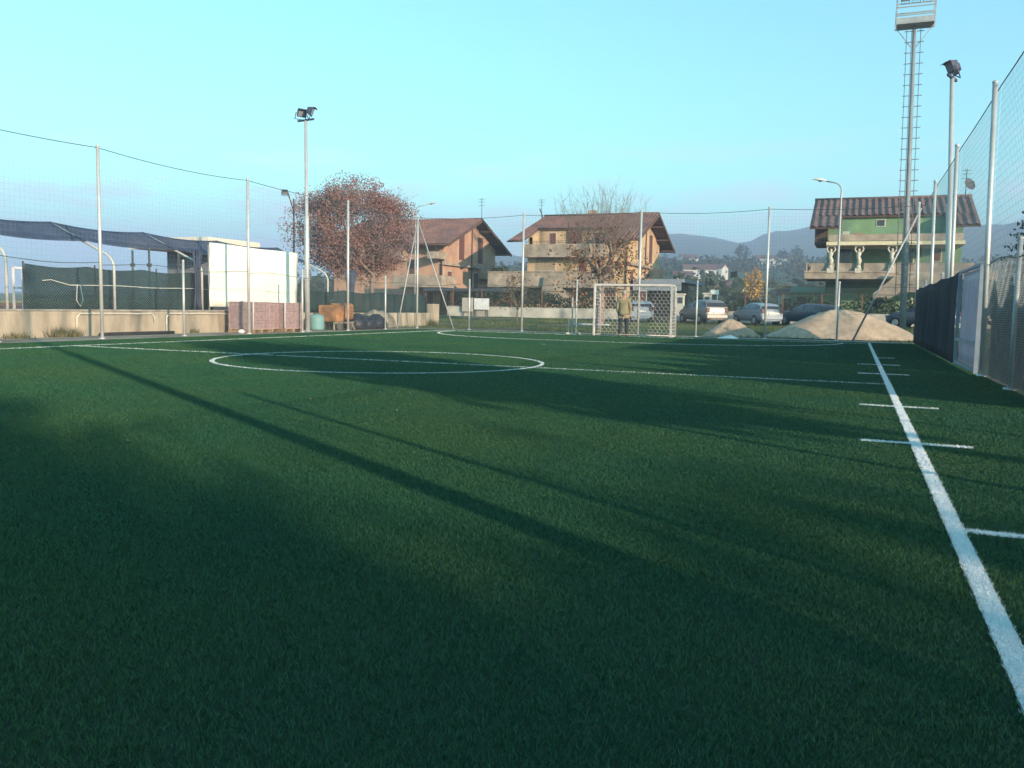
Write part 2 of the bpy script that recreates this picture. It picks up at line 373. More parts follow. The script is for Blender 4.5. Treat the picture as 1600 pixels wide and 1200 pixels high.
for x in FX[1:-1]: post(ff, x, 34.0, POST_H+.02, lean=-.03 if x > -4 else 0)
post(ff, 2.1, 34.0, POST_H+.05, .05, lean=-.18)
for x in (-15.8, -10.85, -5.85, -.6): post(ff, x, 34.0, 2.2, .035)
fence_line(ff, [(x, 34.0) for x in FX])
m = MB(); m.tube([(-18.4, 34.0, 4.85), (-16.55, 34.0, 0)], .03, 8); m.build('brace', galv_dull, ff)
m = MB(); m.tube([(2.0, 34.0, 4.85), (-.05, 33.95, 0)], .036, 8); m.build('brace', galv_dull, ff)
RY = [34.0, 28.3, 22.5, 16.7, 10.9, 5.1, -.7, -6.5]
rf = thing('boundary_fence', (2.1, 20, 0), 'tall fence along the right touchline hung with black shade cloth', 'fence')
for y in RY[1:]: post(rf, 2.1, y, POST_H, .044, lean=-.10)
for y in (31.1, 25.4, 13.8, 8.0, 2.2, -3.6): post(rf, 2.1, y, 2.15, .035, m=galv_dull)
fence_line(rf, [(2.1, y) for y in RY], net_r=.0017, sag=.03, low=1.95, skip_low=(0, 1, 2), chain_r=.0021, ccell=.07, chain_m=galv_dull)
cloth_k = mat('black shade cloth', (.020, .034, .048), .9, .35, 2.5, stretch=(1, .6, .15), trans=.12)
def curtain(name, A, B, z0, z1, m, parent, amp=.03, n=60, sag=0., thick=.006):
    A = Vector(A); B = Vector(B); d = (B-A).normalized(); nr = Vector((-d.y, d.x, 0)); mb = MB(); V = []
    rows = 8
    for j in range(rows+1):
        for i in range(n+1):
            t = i/n; p = A.lerp(B, t); f = j/rows
            w = amp*(math.sin(t*37+f*2)+.6*math.sin(t*83+1+f*3))*(.4+.6*f*(1-f)*4)
            zt = z1-sag*abs(math.sin(t*math.pi*3.5))
            V.append((p.x+nr.x*w, p.y+nr.y*w, z0+(zt-z0)*f))
    F = [(j*(n+1)+i, j*(n+1)+i+1, (j+1)*(n+1)+i+1, (j+1)*(n+1)+i) for j in range(rows) for i in range(n)]
    mb.add(V, F, 0, True); o = mb.build(name, m, parent, fix=False)
    s = o.modifiers.new('thickness', 'SOLIDIFY'); s.thickness = thick; return o
curtain('shade_cloth', (2.01, 20.4, 0), (2.01, 34.0, 0), .02, 1.97, cloth_k, rf, .015, 90, .05)
net_loose = mat('sagging green shade net', (.022, .040, .046), .8, .5, 9, stretch=(1, .8, 7), trans=.28)
curtain('shade_net', (2.2, 10.9, 0), (2.2, 16.7, 0), .02, 1.7, net_loose, rf, .05, 60, .5)

# sheet covered gate in the right fence
gt = thing('gate', (2.02, 18.6, 0), 'white framed gate covered with pale grey sheeting beside black shade cloth', 'gate')
m = MB()
for y in (16.98, 20.3): m.bar((2.03, y, .02), (2.03, y, 1.98), .07)
for z in (.06, .55, 1.95): m.bar((2.03, 17.02, z), (2.03, 20.26, z), .05)
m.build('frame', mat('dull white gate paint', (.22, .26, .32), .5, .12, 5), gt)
curtain('sheet', (2.09, 17.02, 0), (2.09, 20.26, 0), .09, 1.92, mat('pale grey plastic sheeting', (.25, .31, .42), .45, .12, 2, trans=.12), gt, .008, 30)

# ------------------------------------------------------------------ vegetation builders
def leaves(C, size, n_each=1, jitter=.0, flat=0.):
    C = np.repeat(np.asarray(C), n_each, 0); n = len(C)
    if jitter: C = C+RNG.normal(0, jitter, C.shape)
    a = RNG.normal(0, 1, (n, 3)); a /= np.linalg.norm(a, axis=1, keepdims=True)
    b = RNG.normal(0, 1, (n, 3)); b -= a*(a*b).sum(1, keepdims=True); b /= np.linalg.norm(b, axis=1, keepdims=True)
    s = (size*(.6+.8*RNG.random(n)))[:, None]
    V = np.stack([C-a*s*.55, C+b*s*.38, C+a*s*.6, C-b*s*.38], 1); return V
def limb(mb, a, b, r0, r1, bend=.12, seg=5, n=6):
    a = Vector(a); b = Vector(b); d = b-a; o = Vector(RNG.normal(0, 1, 3)); o -= d.normalized()*o.dot(d.normalized()); o = o.normalized()*d.length*bend
    pts = [a+d*(i/seg)+o*math.sin(math.pi*i/seg) for i in range(seg+1)]
    mb.tube(pts, [r0+(r1-r0)*i/seg for i in range(seg+1)], n); return pts
def broad_tree(name, base, trunk_top, centre, rad, label, group, leaf_m, n_leaf, leaf_s, trunk_r=.16, n_limb=9, n_twig=60, up=.3, bark_m=None, twig_r=.012, clump=.22, fill=.55, whips=0, whip_h=1.2, lowbias=0., cat='tree'):
    t = thing(name, base, label, cat, group); base = Vector(base); tt = Vector(trunk_top); C = Vector(centre); Rd = Vector(rad)
    tk = MB(); limb(tk, base-Vector((0, 0, .1)), tt, trunk_r*1.25, trunk_r*.8, .03, 6, 10)
    tips = []; lp = []
    for i in range(n_limb):
        a = 2*math.pi*i/n_limb+random.uniform(-.3, .3); e = random.uniform(-.15, .9)
        q = C+Vector((Rd.x*.62*math.cos(a)*math.cos(e), Rd.y*.62*math.sin(a)*math.cos(e), Rd.z*.62*math.sin(e)))
        lp += limb(tk, tt-Vector((0, 0, random.uniform(0, .25))), q, trunk_r*.55, trunk_r*.16, .15)[1:]
    for i in range(n_twig):
        v = Vector(RNG.normal(0, 1, 3)).normalized(); k = random.uniform(.75, 1.0)
        q = C+Vector((v.x*Rd.x*k, v.y*Rd.y*k, v.z*Rd.z*k)); p = min(lp, key=lambda s: (s-q).length+random.uniform(0, .6))
        pts = limb(tk, p, q+Vector((0, 0, up*.3)), twig_r*1.7, twig_r*.5, .10, 4, 4); tips += pts[2:]
    for i in range(whips):
        a = random.uniform(0, 6.283); k = math.sqrt(random.random())*.75
        p = C+Vector((Rd.x*k*math.cos(a), Rd.y*k*math.sin(a), Rd.z*.25)); hgt = whip_h*random.uniform(.15, 1.1)*(1-.55*k)
        pts = limb(tk, p, p+Vector((math.cos(a)*k*1.5+random.gauss(0, .25), math.sin(a)*k*1.5, hgt+Rd.z*.5)), twig_r*.9, twig_r*.3, .09, 5, 3)
        for q in pts[1:-1]:
            for _ in range(2): limb(tk, q, q+Vector((random.gauss(0, .28), random.gauss(0, .28), random.uniform(.2, .55))), twig_r*.45, twig_r*.2, .1, 3, 3)
    tk.build('trunk', bark_m or bark, t, fix=False)
    if n_leaf:
        T = np.array([tuple(p) for p in tips]); n1 = int(n_leaf*fill); c1 = T[RNG.integers(0, len(T), n1)]+RNG.normal(0, clump, (n1, 3))
        n2 = n_leaf-n1; d = RNG.normal(0, 1, (n2, 3)); d /= np.linalg.norm(d, axis=1, keepdims=True); k = .55+.5*RNG.random((n2, 1))**.6
        # uneven outline: radius modulated by lobes
        lob = 1+.13*np.sin(d[:, :1]*7+1)+.10*np.sin(d[:, 1:2]*9+d[:, 2:]*6)
        c2 = np.array(C)+d*k*lob*np.array(Rd)
        g = np.sin(c2[:, 0]*3.1+1)+np.sin(c2[:, 1]*2.7)+np.sin(c2[:, 2]*3.7+2); c2 = c2[g > -.9]
        P = np.concatenate([c1, c2])
        if lowbias: P = P[(RNG.random(len(P)) < 1-lowbias*np.clip((P[:, 2]-C.z)/Rd.z, -1, 1)*.9)]
        quads('crown', leaves(P, leaf_s), leaf_m, t)
    return t
lf_red = mat('reddish brown autumn leaves', (.33, .175, .15), .8, .3, 3, col2=(.27, .19, .20), mixscale=.6, trans=.04)
lf_org = mat('orange brown autumn leaves', (.22, .10, .04), .75, .45, 3, col2=(.12, .06, .04), mixscale=.8)
lf_yel = mat('yellow autumn leaves', (.48, .27, .06), .75, .3, 2, col2=(.38, .18, .06), mixscale=.4)
lf_grn = mat('dark green leaves', (.020, .040, .018), .75, .4, 2, col2=(.034, .050, .022), mixscale=.5)
lf_con = mat('dark conifer needles', (.018, .04, .022), .8, .4, 3)

def build_specks():
    n = 40; r = 4+RNG.random(n)**.8*22; th = YAW+(RNG.random(n)*2-1)*R(34); x = r*np.sin(th); y = r*np.cos(th); k = (x < 2) & (x > -17) & (y < 33); x = x[k]; y = y[k]
    C = np.stack([x, y, np.full(len(x), .018)], 1); V = leaves(C, .022); V[:, :, 2] = .014+(V[:, :, 2]-.018)*.35+.006
    tag(quads('fallen_leaves', V, mat('pale dry leaf bits', (.34, .30, .22), .8, .4, 9, col2=(.20, .11, .05), mixscale=2)), 'small pale leaf bits scattered over the turf', 'leaf litter', kind='stuff')
build_specks()
# ------------------------------------------------------------------ left side: wall, terrace, canopies
court = mat('red clay court', (.25, .085, .055), .95, .2, 2, bump=.2)
XW = -20.0; WT = .70
w = thing('retaining_wall', (XW, 22, 0), 'low stained concrete wall behind the left hand fence', 'wall')
m = MB(); m.cbox(XW-.3, XW, -2, 27.6, -.1, WT, .02); m.cbox(XW-.3, XW, 27.62, 38.6, -.1, WT-.03, .02); m.build('wall', concrete, w)
m = MB(); m.cbox(XW-.36, XW+.03, 38.6, 39.3, -.1, WT+.42, .03); m.build('pillar', concrete, w)
m = MB(); m.cbox(XW-.33, XW+.02, -2, 27.6, WT+.002, WT+.05, .01); m.build('coping', mat('grey coping', (.30, .28, .25), .9, .3, 3), w)
g_ = MB(); sheet(g_, -60, XW-.3, -6, 38, WT-.04, 8, 8); tag(g_.build('terrace', court), 'raised clay court ground behind the wall', None, kind='structure')
def wall_pipe(y0, y1, label):
    o = MB(); x = XW+.06
    o.tube([(x, y0, .05), (x, y0, WT-.17), (x, y0+.10, WT-.07), (x, y1-.10, WT-.07), (x, y1, WT-.17), (x, y1, WT-.32)], .022, 8)
    ob = top(o.build('wall_pipe', mat('old white pipe', (.62, .58, .50), .6)), (x, y0, 0)); tag(ob, label, 'pipe', 'pipes along the concrete wall')
wall_pipe(17.2, 20.0, 'white pipe along the concrete wall below the left end of the green windscreen')
wall_pipe(20.5, 23.4, 'white pipe along the concrete wall ending beside the white banner')
m = MB(); m.tube([(XW+.25, 17.8, .05), (XW+.22, 19.2, .055), (XW+.24, 20.6, .05)], .05, 8); m.tube([(XW+.36, 18.0, .04), (XW+.35, 20.3, .04)], .04, 8)
tag(top(m.build('hose', rubber), (XW+.25, 19, 0)), 'thick black hose lying on the gravel at the wall foot', 'hose')
# windscreens of green cloth
scr = mat('dark green windscreen cloth', (.034, .072, .075), .9, .3, 1.4, stretch=(1, 1, .4), trans=.24)
def windscreen(A, B, z0, z1, posts, label, sag):
    t = thing('windscreen', ((A[0]+B[0])/2, (A[1]+B[1])/2, z0), label, 'windscreen', 'green windscreens on the terrace')
    curtain('cloth', A, B, z0, z1, scr, t, .03, 50, sag)
    for f in posts:
        p = Vector(A).lerp(Vector(B), f); mb = MB(); mb.tube([(p.x-.06, p.y, z0-.1), (p.x-.06, p.y, z1+.06)], .025, 8); mb.build('post', steel_dark, t)
windscreen((-21.9, 17.2, 0), (-21.2, 24.0, 0), WT-.03, 2.02, (0, .33, .66, 1), 'green windscreen cloth under the blue canopy left of the white banner', .07)
windscreen((-20.25, 27.9, 0), (-20.25, 38.4, 0), WT-.05, 1.62, (0, .25, .5, .75, 1), 'green windscreen cloth on the wall right of the white banner', .10)
# canopy posts with curved arms, and the blue sails
sail_m = mat('blue shade sail', (.09, .12, .20), .85, .25, 2.2, trans=.20)
arm_m = mat('pale grey bent tube', (.46, .46, .44), .5, .1, 4)
AY = [12.3, 15.95, 19.5, 23.25, 27.0, 30.8]
TIPX, PX_ = -23.6, -21.0
names_ = ['at the left edge of the photo', 'left of the windscreen', 'in the middle of the windscreen', 'between windscreen and white banner', 'behind the white banner', 'above the orange machine']
ARM = {}
for y, nm in zip(AY, names_):
    t = thing('canopy_post', (PX_, y, WT), 'pale bent tube post of the canopy '+nm, 'post', 'bent canopy posts on the terrace')
    mb = MB(); P = [(PX_, y, WT-.05), (PX_, y, 2.0)]
    for k in range(1, 7): a = k/6*1.05; P.append((PX_-.55*(1-math.cos(a))*1.6, y, 2.0+.55*math.sin(a)))
    P.append((TIPX, y, 3.40)); mb.tube(P, .04, 8); mb.build('tube', arm_m, t)
    mb = MB(); mb.cbox(PX_-.09, PX_+.09, y-.09, y+.09, WT-.04, WT+.02, .01); mb.build('base_plate', galv_dull, t)
def sail(y0, y1, label, z=3.40, drop=.62):
    V = []; n, r_ = 16, 8
    for j in range(r_+1):
        f = j/r_
        for i in range(n+1):
            s = i/n; sagt = .10*4*s*(1-s)
            V.append((TIPX-.02+1.55*f-.25*4*s*(1-s)*f, y0+(y1-y0)*s, z+.04-sagt*(1-.3*f)-drop*f-.08*math.sin(f*math.pi)*(.4+.6*4*s*(1-s))))
    F = [(j*(n+1)+i, j*(n+1)+i+1, (j+1)*(n+1)+i+1, (j+1)*(n+1)+i) for j in range(r_) for i in range(n)]
    mb = MB(); mb.add(V, F, 0, True); o = top(mb.build('shade_sail', sail_m, fix=False), (TIPX, y0, z)); sm = o.modifiers.new('t', 'SOLIDIFY'); sm.thickness = .008
    tag(o, label, 'shade sail', 'blue shade sails')
sail(12.3, 15.95, 'blue shade sail cut by the left edge of the photo')
sail(15.95, 19.5, 'blue shade sail rising to the first peak from the left')
sail(19.5, 23.25, 'blue shade sail sagging over the middle of the left windscreen')
sail(23.25, 27.0, 'blue shade sail running in behind the white banner')
sail(27.0, 30.8, 'dark blue shade sail right of the banner in front of the red tree')
# hanging dark cloth at the banner and below the last sail
def hang(name, A, B, z0, z1, label, gather):
    t0 = Vector(A); t1 = Vector(B); V = []
    for j in range(9):
        f = j/8; w = 1-gather*math.sin(f*math.pi*.9)
        for i in range(13):
            s = (i/12-.5)*w+.5; p = t0.lerp(t1, s); V.append((p.x+.05*math.sin(i*2.4), p.y+.03*math.cos(i*3), z0+(z1-z0)*(1-f)))
    F = [(j*13+i, j*13+i+1, (j+1)*13+i+1, (j+1)*13+i) for j in range(8) for i in range(12)]
    mb = MB(); mb.add(V, F, 0, True); o = top(mb.build(name, sail_m, fix=False), (A[0], A[1], z0)); sm = o.modifiers.new('t', 'SOLIDIFY'); sm.thickness = .01
    tag(o, label, 'curtain', 'gathered dark curtains')
hang('curtain', (-20.9, 22.65, 0), (-20.9, 23.15, 0), .75, 2.75, 'narrow dark blue curtain gathered at the left edge of the white banner', .5)
hang('curtain', (-21.2, 32.3, 0), (-21.2, 33.4, 0), .8, 2.55, 'dark curtain hanging below the sail in front of the red tree', .45)
# white banner
bn = thing('banner', (-20.5, 25.6, 0), 'large blank white banner sheet on poles behind the paver pallets', 'banner')
pa = onX(327, 379, -20.45); pb = onX(465, 396, -20.45); pc = onX(327, 479, -20.45); pd = onX(464, 481, -20.45)
V = []; nn = 24
for j in range(11):
    for i in range(nn+1):
        s, f = i/nn, j/10; p = pa.lerp(pb, s).lerp(pc.lerp(pd, s), f); V.append((-20.45+.012*math.sin(s*21+f*3)+.01*math.sin(f*14), p.y, p.z+.012*math.sin(s*9)*(1-f)))
mb = MB(); mb.add(V, [(j*(nn+1)+i, j*(nn+1)+i+1, (j+1)*(nn+1)+i+1, (j+1)*(nn+1)+i) for j in range(10) for i in range(nn)], 0, True)
o = mb.build('sheet', mat('white banner sheet', (.82, .80, .72), .6, .05, 1.2), bn, fix=False); o.modifiers.new('t', 'SOLIDIFY').thickness = .01
for y in (pa.y+.05, pa.y+2.0, pb.y-.9, pb.y-.05):
    mb = MB(); mb.tube([(-20.53, y, .1), (-20.53, y, pb.z-.02)], .03, 8); mb.build('pole', galv_dull, bn)
mb = MB(); mb.bar((-19.65, pa.y+.1, .02), (-20.42, pa.y+1.6, 1.05), .07); mb.build('prop', wood_dark, bn)
# pale roof of a long shed behind the sails
sh = thing('shed', (-33, 33, WT), 'long pale roofed shed behind the shade sails', 'shed')
a = onY(200, 372, 34); b = onY(330, 371, 34); 
mb = MB(); mb.box(a.x, b.x-.2, 34, 38, a.z-.55, a.z); mb.build('roof', mat('pale sheet roof', (.62, .58, .52), .7, .1), sh)
mb = MB(); mb.box(a.x+.2, b.x-.4, 36.5, 37.8, WT-.1, a.z-.56); mb.build('wall', mat('shed wall', (.16, .18, .22), .9), sh)
for k, u in enumerate((207, 233, 279)):
    p = onY(u, 400, 31); mb = MB(); mb.tube([(p.x, 31, WT-.05), (p.x, 31, p.z+random.uniform(-.3, .6))], .05, 8); mb.cbox(p.x-.08, p.x+.08, 30.92, 31.08, p.z-.5, p.z-.35, .01)
    ob = top(mb.build('court_post', steel_dark), (p.x, 31, WT)); tag(ob, 'dark post behind the left windscreen, '+('leftmost of the three', 'middle of the three', 'rightmost of the three, nearest the banner')[k], 'post', 'dark court posts')
# small white frame on the court at far left
p = onX(20, 418, -23.5); q = onX(36, 450, -23.5)
mb = MB(); 
for a_, b_ in (((-23.5, p.y, p.z), (-23.5, q.y, p.z)), ((-23.5, p.y, p.z), (-23.5, p.y, WT)), ((-23.5, q.y, p.z), (-23.5, q.y, WT)), ((-23.5, p.y, q.z), (-23.5, q.y, q.z))): mb.bar(a_, b_, .05)
tag(top(mb.build('side_goal', white_paint), (-23.5, p.y, WT)), 'small white metal frame on the red court at the left edge', 'frame')
mb = MB(); pp = [(-21.7, 17.6, 1.55), (-21.72, 17.9, 1.58)]; y = 18.0
while y < 26: pp.append((-21.1-.0*(y-18), y, 1.45+.015*math.sin(y*2))); y += .6
mb.tube(pp, .012, 5); mb.tube([(-21.1, 18.25, 1.46), (-21.08, 18.2, 1.0), (-21.08, 18.32, .82), (-21.08, 18.42, 1.0), (-21.1, 18.36, 1.45)], .014, 5)
tag(top(mb.build('rope', mat('pale rope', (.55, .55, .50), .9)), (-21.1, 18, 1.4)), 'pale rope with a hanging loop tied along the left windscreen', 'rope')
# pallets of pavers
paver = mat('pink concrete pavers', (.40, .255, .25), .85, .22, 9, bump=.3, bscale=30)
wrap = mat('clear plastic wrap', (.50, .46, .50), .2, .1, 3, spec=.8, trans=.78)
def paver_pallet(x, y, label, h=.98, rz=0):
    t = thing('paver_pallet', (0, 0, 0), label, 'pallet', 'pallets of pavers by the wall')
    mb = MB()
    for k in range(5): mb.box(-.5+.22*k, -.5+.22*k+.12, -.5, .5, .10, .12)
    for k in range(3): mb.box(-.5, .5, -.5+.44*k, -.5+.44*k+.11, .0, .098)
    mb.build('pallet', mat('pallet wood', (.28, .20, .12), .85, .3, 6), t)
    mb = MB(); rows = 9; hh = (h-.12)/rows
    for r_ in range(rows):
        for i in range(5):
            for j in range(4):
                if i in (0, 4) or j in (0, 3) or r_ == rows-1:
                    o_ = random.uniform(-.006, .006)
                    mb.box(-.49+.196*i+o_, -.49+.196*i+.19+o_, -.48+.24*j+o_, -.48+.24*j+.234+o_, .122+hh*r_, .122+hh*(r_+1)-.006)
    mb.build('paver_stack', paver, t)
    mb = MB(); n = 28; V = []
    for j in range(6):
        for i in range(n):
            a = 2*math.pi*i/n; c, s_ = math.cos(a), math.sin(a); k = .515/max(abs(c), abs(s_)); k *= 1-.03*((abs(math.sin(2*a)))**8)+random.uniform(-.004, .004)
            V.append((k*c, k*s_, .16+(h-.14)*j/5))
    mb.add(V, [(j*n+i, j*n+(i+1) % n, (j+1)*n+(i+1) % n, (j+1)*n+i) for j in range(5) for i in range(n)], 0, False)
    mb.build('plastic_wrap', wrap, t, fix=False)
    mb = MB(); mb.tube([(.53, -.54, .15), (.535, -.545, .6), (.53, -.53, h)], [.02, .012, .022], 5); mb.build('wrap_fold_glint', mat('painted wrap fold glint', (.8, .78, .8), .3), t)  # fold in near-white colour, painting in the specular streak on the wrap
    t.location = (x, y, 0); t.rotation_euler = (0, 0, rz); return t
p1 = onX(389, 505, -19.1); paver_pallet(-19.15, p1.y+.1, 'shrink wrapped pallet of pink pavers, left one of the stacks under the banner', 1.05, R(3))
p2 = onX(441, 505, -19.1); paver_pallet(-19.15, p2.y+.1, 'shrink wrapped pallet of pink pavers next to the green tank, right one of the stacks', 1.04, R(-2))
paver_pallet(-19.42, (p1.y+p2.y)/2+.12, 'pallet of pavers squeezed back between the two front stacks', 1.0, R(1))
mb = MB(); mb.lathe((-18.8, p1.y-.75, .0), [(.01, 0), (.1, .01), (.13, .06), (.09, .12), (.01, .14)], 9); tag(top(mb.build('stone', white_paint), (-18.8, p1.y-.75, 0)), 'pale stone on the gravel left of the paver pallets', 'stone')
# water tank
tx = -19.3; p = onX(495, 500, tx)
t = thing('water_tank', (tx, p.y, 0), 'small pale teal plastic tank between pavers and orange machine', 'tank')
mb = MB(); mb.lathe((tx, p.y, 0), [(.0, .02), (.27, .02), (.29, .08), (.29, .48), (.26, .56), (.16, .61), (.0, .62)], 18)
for z in (.2, .36): mb.lathe((tx, p.y, z), [(.285, -.02), (.305, 0), (.285, .02)], 18)
mb.build('body', mat('teal plastic', (.17, .33, .34), .5, .12, 3), t)
mb = MB(); mb.lathe((tx, p.y, .61), [(.0, .05), (.09, .05), (.10, 0)], 12); mb.build('lid', mat('dark teal plastic', (.09, .18, .19), .5), t)
# orange compressor on a frame
ox = -19.1; p = onX(524, 500, ox); oy = p.y
t = thing('compressor', (ox, oy, 0), 'rusty orange machine on a wheeled frame beside dark bags', 'machine')
org = mat('rusty orange paint', (.36, .17, .075), .7, .3, 4, col2=(.21, .115, .065), mixscale=2.5)
mb = MB(); mb.cbox(ox-.45, ox+.42, oy-.52, oy+.08, .32, .98, .05); mb.build('engine_cover', org, t)
mb = MB(); mb.cbox(ox-.42, ox+.46, oy+.09, oy+.66, .42, 1.06, .10); mb.build('tank', org, t)
mb = MB()
for z in (.5, .62, .74, .86): mb.box(ox+.462, ox+.475, oy+.2, oy+.58, z, z+.05)
mb.build('grille', mat('dark orange', (.22, .09, .04), .7), t)
mb = MB(); mb.bar((ox-.3, oy-.6, .30), (ox-.3, oy+.75, .30), .07); mb.bar((ox+.35, oy-.6, .30), (ox+.35, oy+.75, .30), .07); mb.bar((ox+.35, oy+.6, .3), (ox+.4, oy+.75, .02), .06); mb.bar((ox-.3, oy+.6, .3), (ox-.3, oy+.75, .02), .06); mb.bar((ox+.3, oy-.55, .3), (ox+.35, oy-.6, .02), .06)
mb.build('frame', mat('grimy steel', (.25, .22, .17), .8, .3), t)
for dy in (-.32, .40):
    for sgn in (-1, 1):
        mb = MB(); c = Vector((ox+.38*sgn, oy+dy, .15)); mb.tube([c-Vector((.06, 0, 0)), c+Vector((.06, 0, 0))], .15, 14); mb.build('wheel', mat('dusty rubber', (.10, .09, .075), .9), t)
mb = MB(); mb.tube([(ox, oy-.35, .97), (ox, oy-.35, 1.15), (ox+.1, oy-.35, 1.18)], .03, 8); mb.build('exhaust', steel_dark, t)
# dark bags and a heap of sand behind
def blob(mb, c, r, sd, n=18, m_=10):
    V = []; c = Vector(c)
    for j in range(m_+1):
        th = math.pi*j/m_
        for i in range(n):
            a = 2*math.pi*i/n; k = 1+.10*vnoise(3*math.cos(a)+sd, 3*math.sin(a)+2*th, sd)+.06*vnoise(9*math.cos(a), 8*math.sin(a)+5*th, sd+2)
            z = r[2]*math.cos(th)*k; z = max(z, -c.z+.01)
            V.append((c.x+r[0]*math.sin(th)*math.cos(a)*k, c.y+r[1]*math.sin(th)*math.sin(a)*k, c.z+z))
    mb.add(V, [(j*n+i, (j+1)*n+i, (j+1)*n+(i+1) % n, j*n+(i+1) % n) for j in range(m_) for i in range(n)], 0, True); return mb
bagm = mat('dark blue plastic bag', (.016, .020, .034), .45, .3, 5, bump=.8, bscale=9)
for u, r_, lb in ((557, (.5, .45, .62), 'dark plastic bag touching the orange machine, leftmost of the heap'), (573, (.42, .40, .50), 'small dark plastic bag squeezed in the middle of the heap'), (588, (.45, .5, .58), 'round dark plastic bag at the right end of the heap')):
    p = onX(u, 505, -18.95); b_ = MB(); blob(b_, (-18.95, p.y, .2), (r_[0], r_[1]*1.1, r_[2]*.72), u*.1); b_.tube([(-18.95, p.y, r_[2]*.8), (-18.9, p.y+.05, r_[2]*1.0)], [.1, .03], 6)
    tag(top(b_.build('plastic_bag', bagm), (-18.95, p.y, 0)), lb, 'bag', 'dark bags by the orange machine')
p = onX(584, 500, -19.5); b_ = MB(); blob(b_, (-19.55, p.y+.3, .05), (.42, 1.5, .72), 4.2)
tag(top(b_.build('gravel_heap', gravel), (-19.55, p.y+.3, 0)), 'grey gravel heap behind the dark bags against the wall', 'heap')
# weeds at the wall foot
def tuft(x, y, z, n, h, label, m_, spread=.12, group='weeds and tufts by the wall'):
    c = RNG.normal(0, spread, (n, 2)); V = np.zeros((n, 3, 3)); a = RNG.random(n)*6.28; l = RNG.normal(0, .5, (n, 2)); hh = h*(.4+.6*RNG.random(n))
    V[:, 0] = np.stack([c[:, 0]-np.cos(a)*.012, c[:, 1]-np.sin(a)*.012, np.zeros(n)], 1); V[:, 1] = np.stack([c[:, 0]+np.cos(a)*.012, c[:, 1]+np.sin(a)*.012, np.zeros(n)], 1)
    V[:, 2] = np.stack([c[:, 0]+l[:, 0]*hh, c[:, 1]+l[:, 1]*hh, hh], 1)
    o = quads('weed', V, m_, None, None, 3); o.location = (x, y, z); tag(o, label, 'weed', group)
weed_m = mat('dry green weed', (.08, .10, .035), .8, .4, 9, col2=(.16, .13, .06), mixscale=6)
tuft(-19.85, 16.55, 0, 260, .35, 'green weed at the wall foot left of the white pipe', weed_m, .16)
tuft(-19.85, 17.05, 0, 120, .30, 'small weed under the left end of the white pipe', weed_m, .10)
tuft(-19.85, 15.2, 0, 150, .22, 'low dry weed at the wall foot near the left edge', weed_m, .22)
tuft(-19.85, 21.6, 0, 60, .2, 'tiny weed at the wall foot below the second white pipe', weed_m, .08)
tuft(-19.75, 38.2, 0, 160, .5, 'leafy weed growing at the weathered wall pillar', weed_m, .2)

# ------------------------------------------------------------------ light poles
lamp_b = mat('dark floodlight housing', (.05, .055, .10), .5, .15, 5)
lamp_g = mat('floodlight glass', (.20, .21, .24), .12, .05, 3, spec=.6)
def flood(parent, c, yaw, tilt, s=1., hood=True):
    c = Vector(c); Mx = Matrix.Rotation(yaw, 3, 'Z') @ Matrix.Rotation(tilt, 3, 'X')
    def tr(mb): mb.v = [tuple(c+Mx @ Vector((x*s, y*s, z*s))) for x, y, z in mb.v]; return mb
    mb = MB(); f = [(-.24, -.10, -.2), (.24, -.10, -.2), (.24, -.10, .2), (-.24, -.10, .2)]; b = [(-.15, .16, -.12), (.15, .16, -.12), (.15, .16, .12), (-.15, .16, .12)]
    mb.add(f+b, [(4, 5, 6, 7), (0, 1, 5, 4), (1, 2, 6, 5), (2, 3, 7, 6), (3, 0, 4, 7), (0, 3, 2, 1)])
    if hood: mb.box(-.25, .25, -.24, -.10, .2, .215)
    h = tr(mb).build('lamp_head', lamp_b, parent)
    mb = MB(); mb.box(-.21, .21, -.112, -.102, -.17, .17); tr(mb).build('lens', lamp_g, h)
    mb = MB(); mb.bar((-.27, 0, -.02), (-.27, 0, -.34), .03); mb.bar((.27, 0, -.02), (.27, 0, -.34), .03); mb.bar((-.27, 0, -.34), (.27, 0, -.34), .03); tr(mb).build('yoke', lamp_b, h)
def light_pole(x, y, H, r, lean, heads, label, bar_yaw):
    t = thing('floodlight_pole', (x, y, 0), label, 'floodlight', 'pitch floodlight poles')
    mb = MB(); mb.tube([(x, y, -.05), (x+lean*.55, y, H*.55), (x+lean*.55, y, H*.55+.02), (x+lean, y, H)], [r*1.25, r*1.15, r*.85, r*.75], 12); mb.lathe((x, y, 0), [(.16, 0), (.16, .03), (r*1.3, .04)], 12); mb.build('pole', galv, t)
    c = Vector((x+lean, y, H)); d = Vector((math.cos(bar_yaw), math.sin(bar_yaw), 0))
    mb = MB(); mb.bar(c-d*.4+Vector((0, 0, .02)), c+d*.4+Vector((0, 0, .02)), .06); mb.build('crossbar', lamp_b, t)
    for off, yw, tl in heads: flood(t, c+d*off*.8+Vector((0, 0, .31)), yw, tl, .76)
light_pole(-18.75, 26.2, 7.62, .075, -.05, [(-.27, R(62), R(28)), (.30, R(118), R(20))], 'tall steel floodlight pole in front of the red tree by the paver pallets', R(-10))
light_pole(2.42, 26.2, 7.42, .075, -.32, [(-.10, R(-70), R(25)), (.16, R(-120), R(20))], 'tall steel floodlight pole behind the black shade cloth', R(70))
light_pole(2.42, 1.24, 7.55, .08, -.1, [(-.27, R(-70), R(25)), (.27, R(-120), R(20))], 'tall steel floodlight pole on the right fence level with the photographer', R(70))
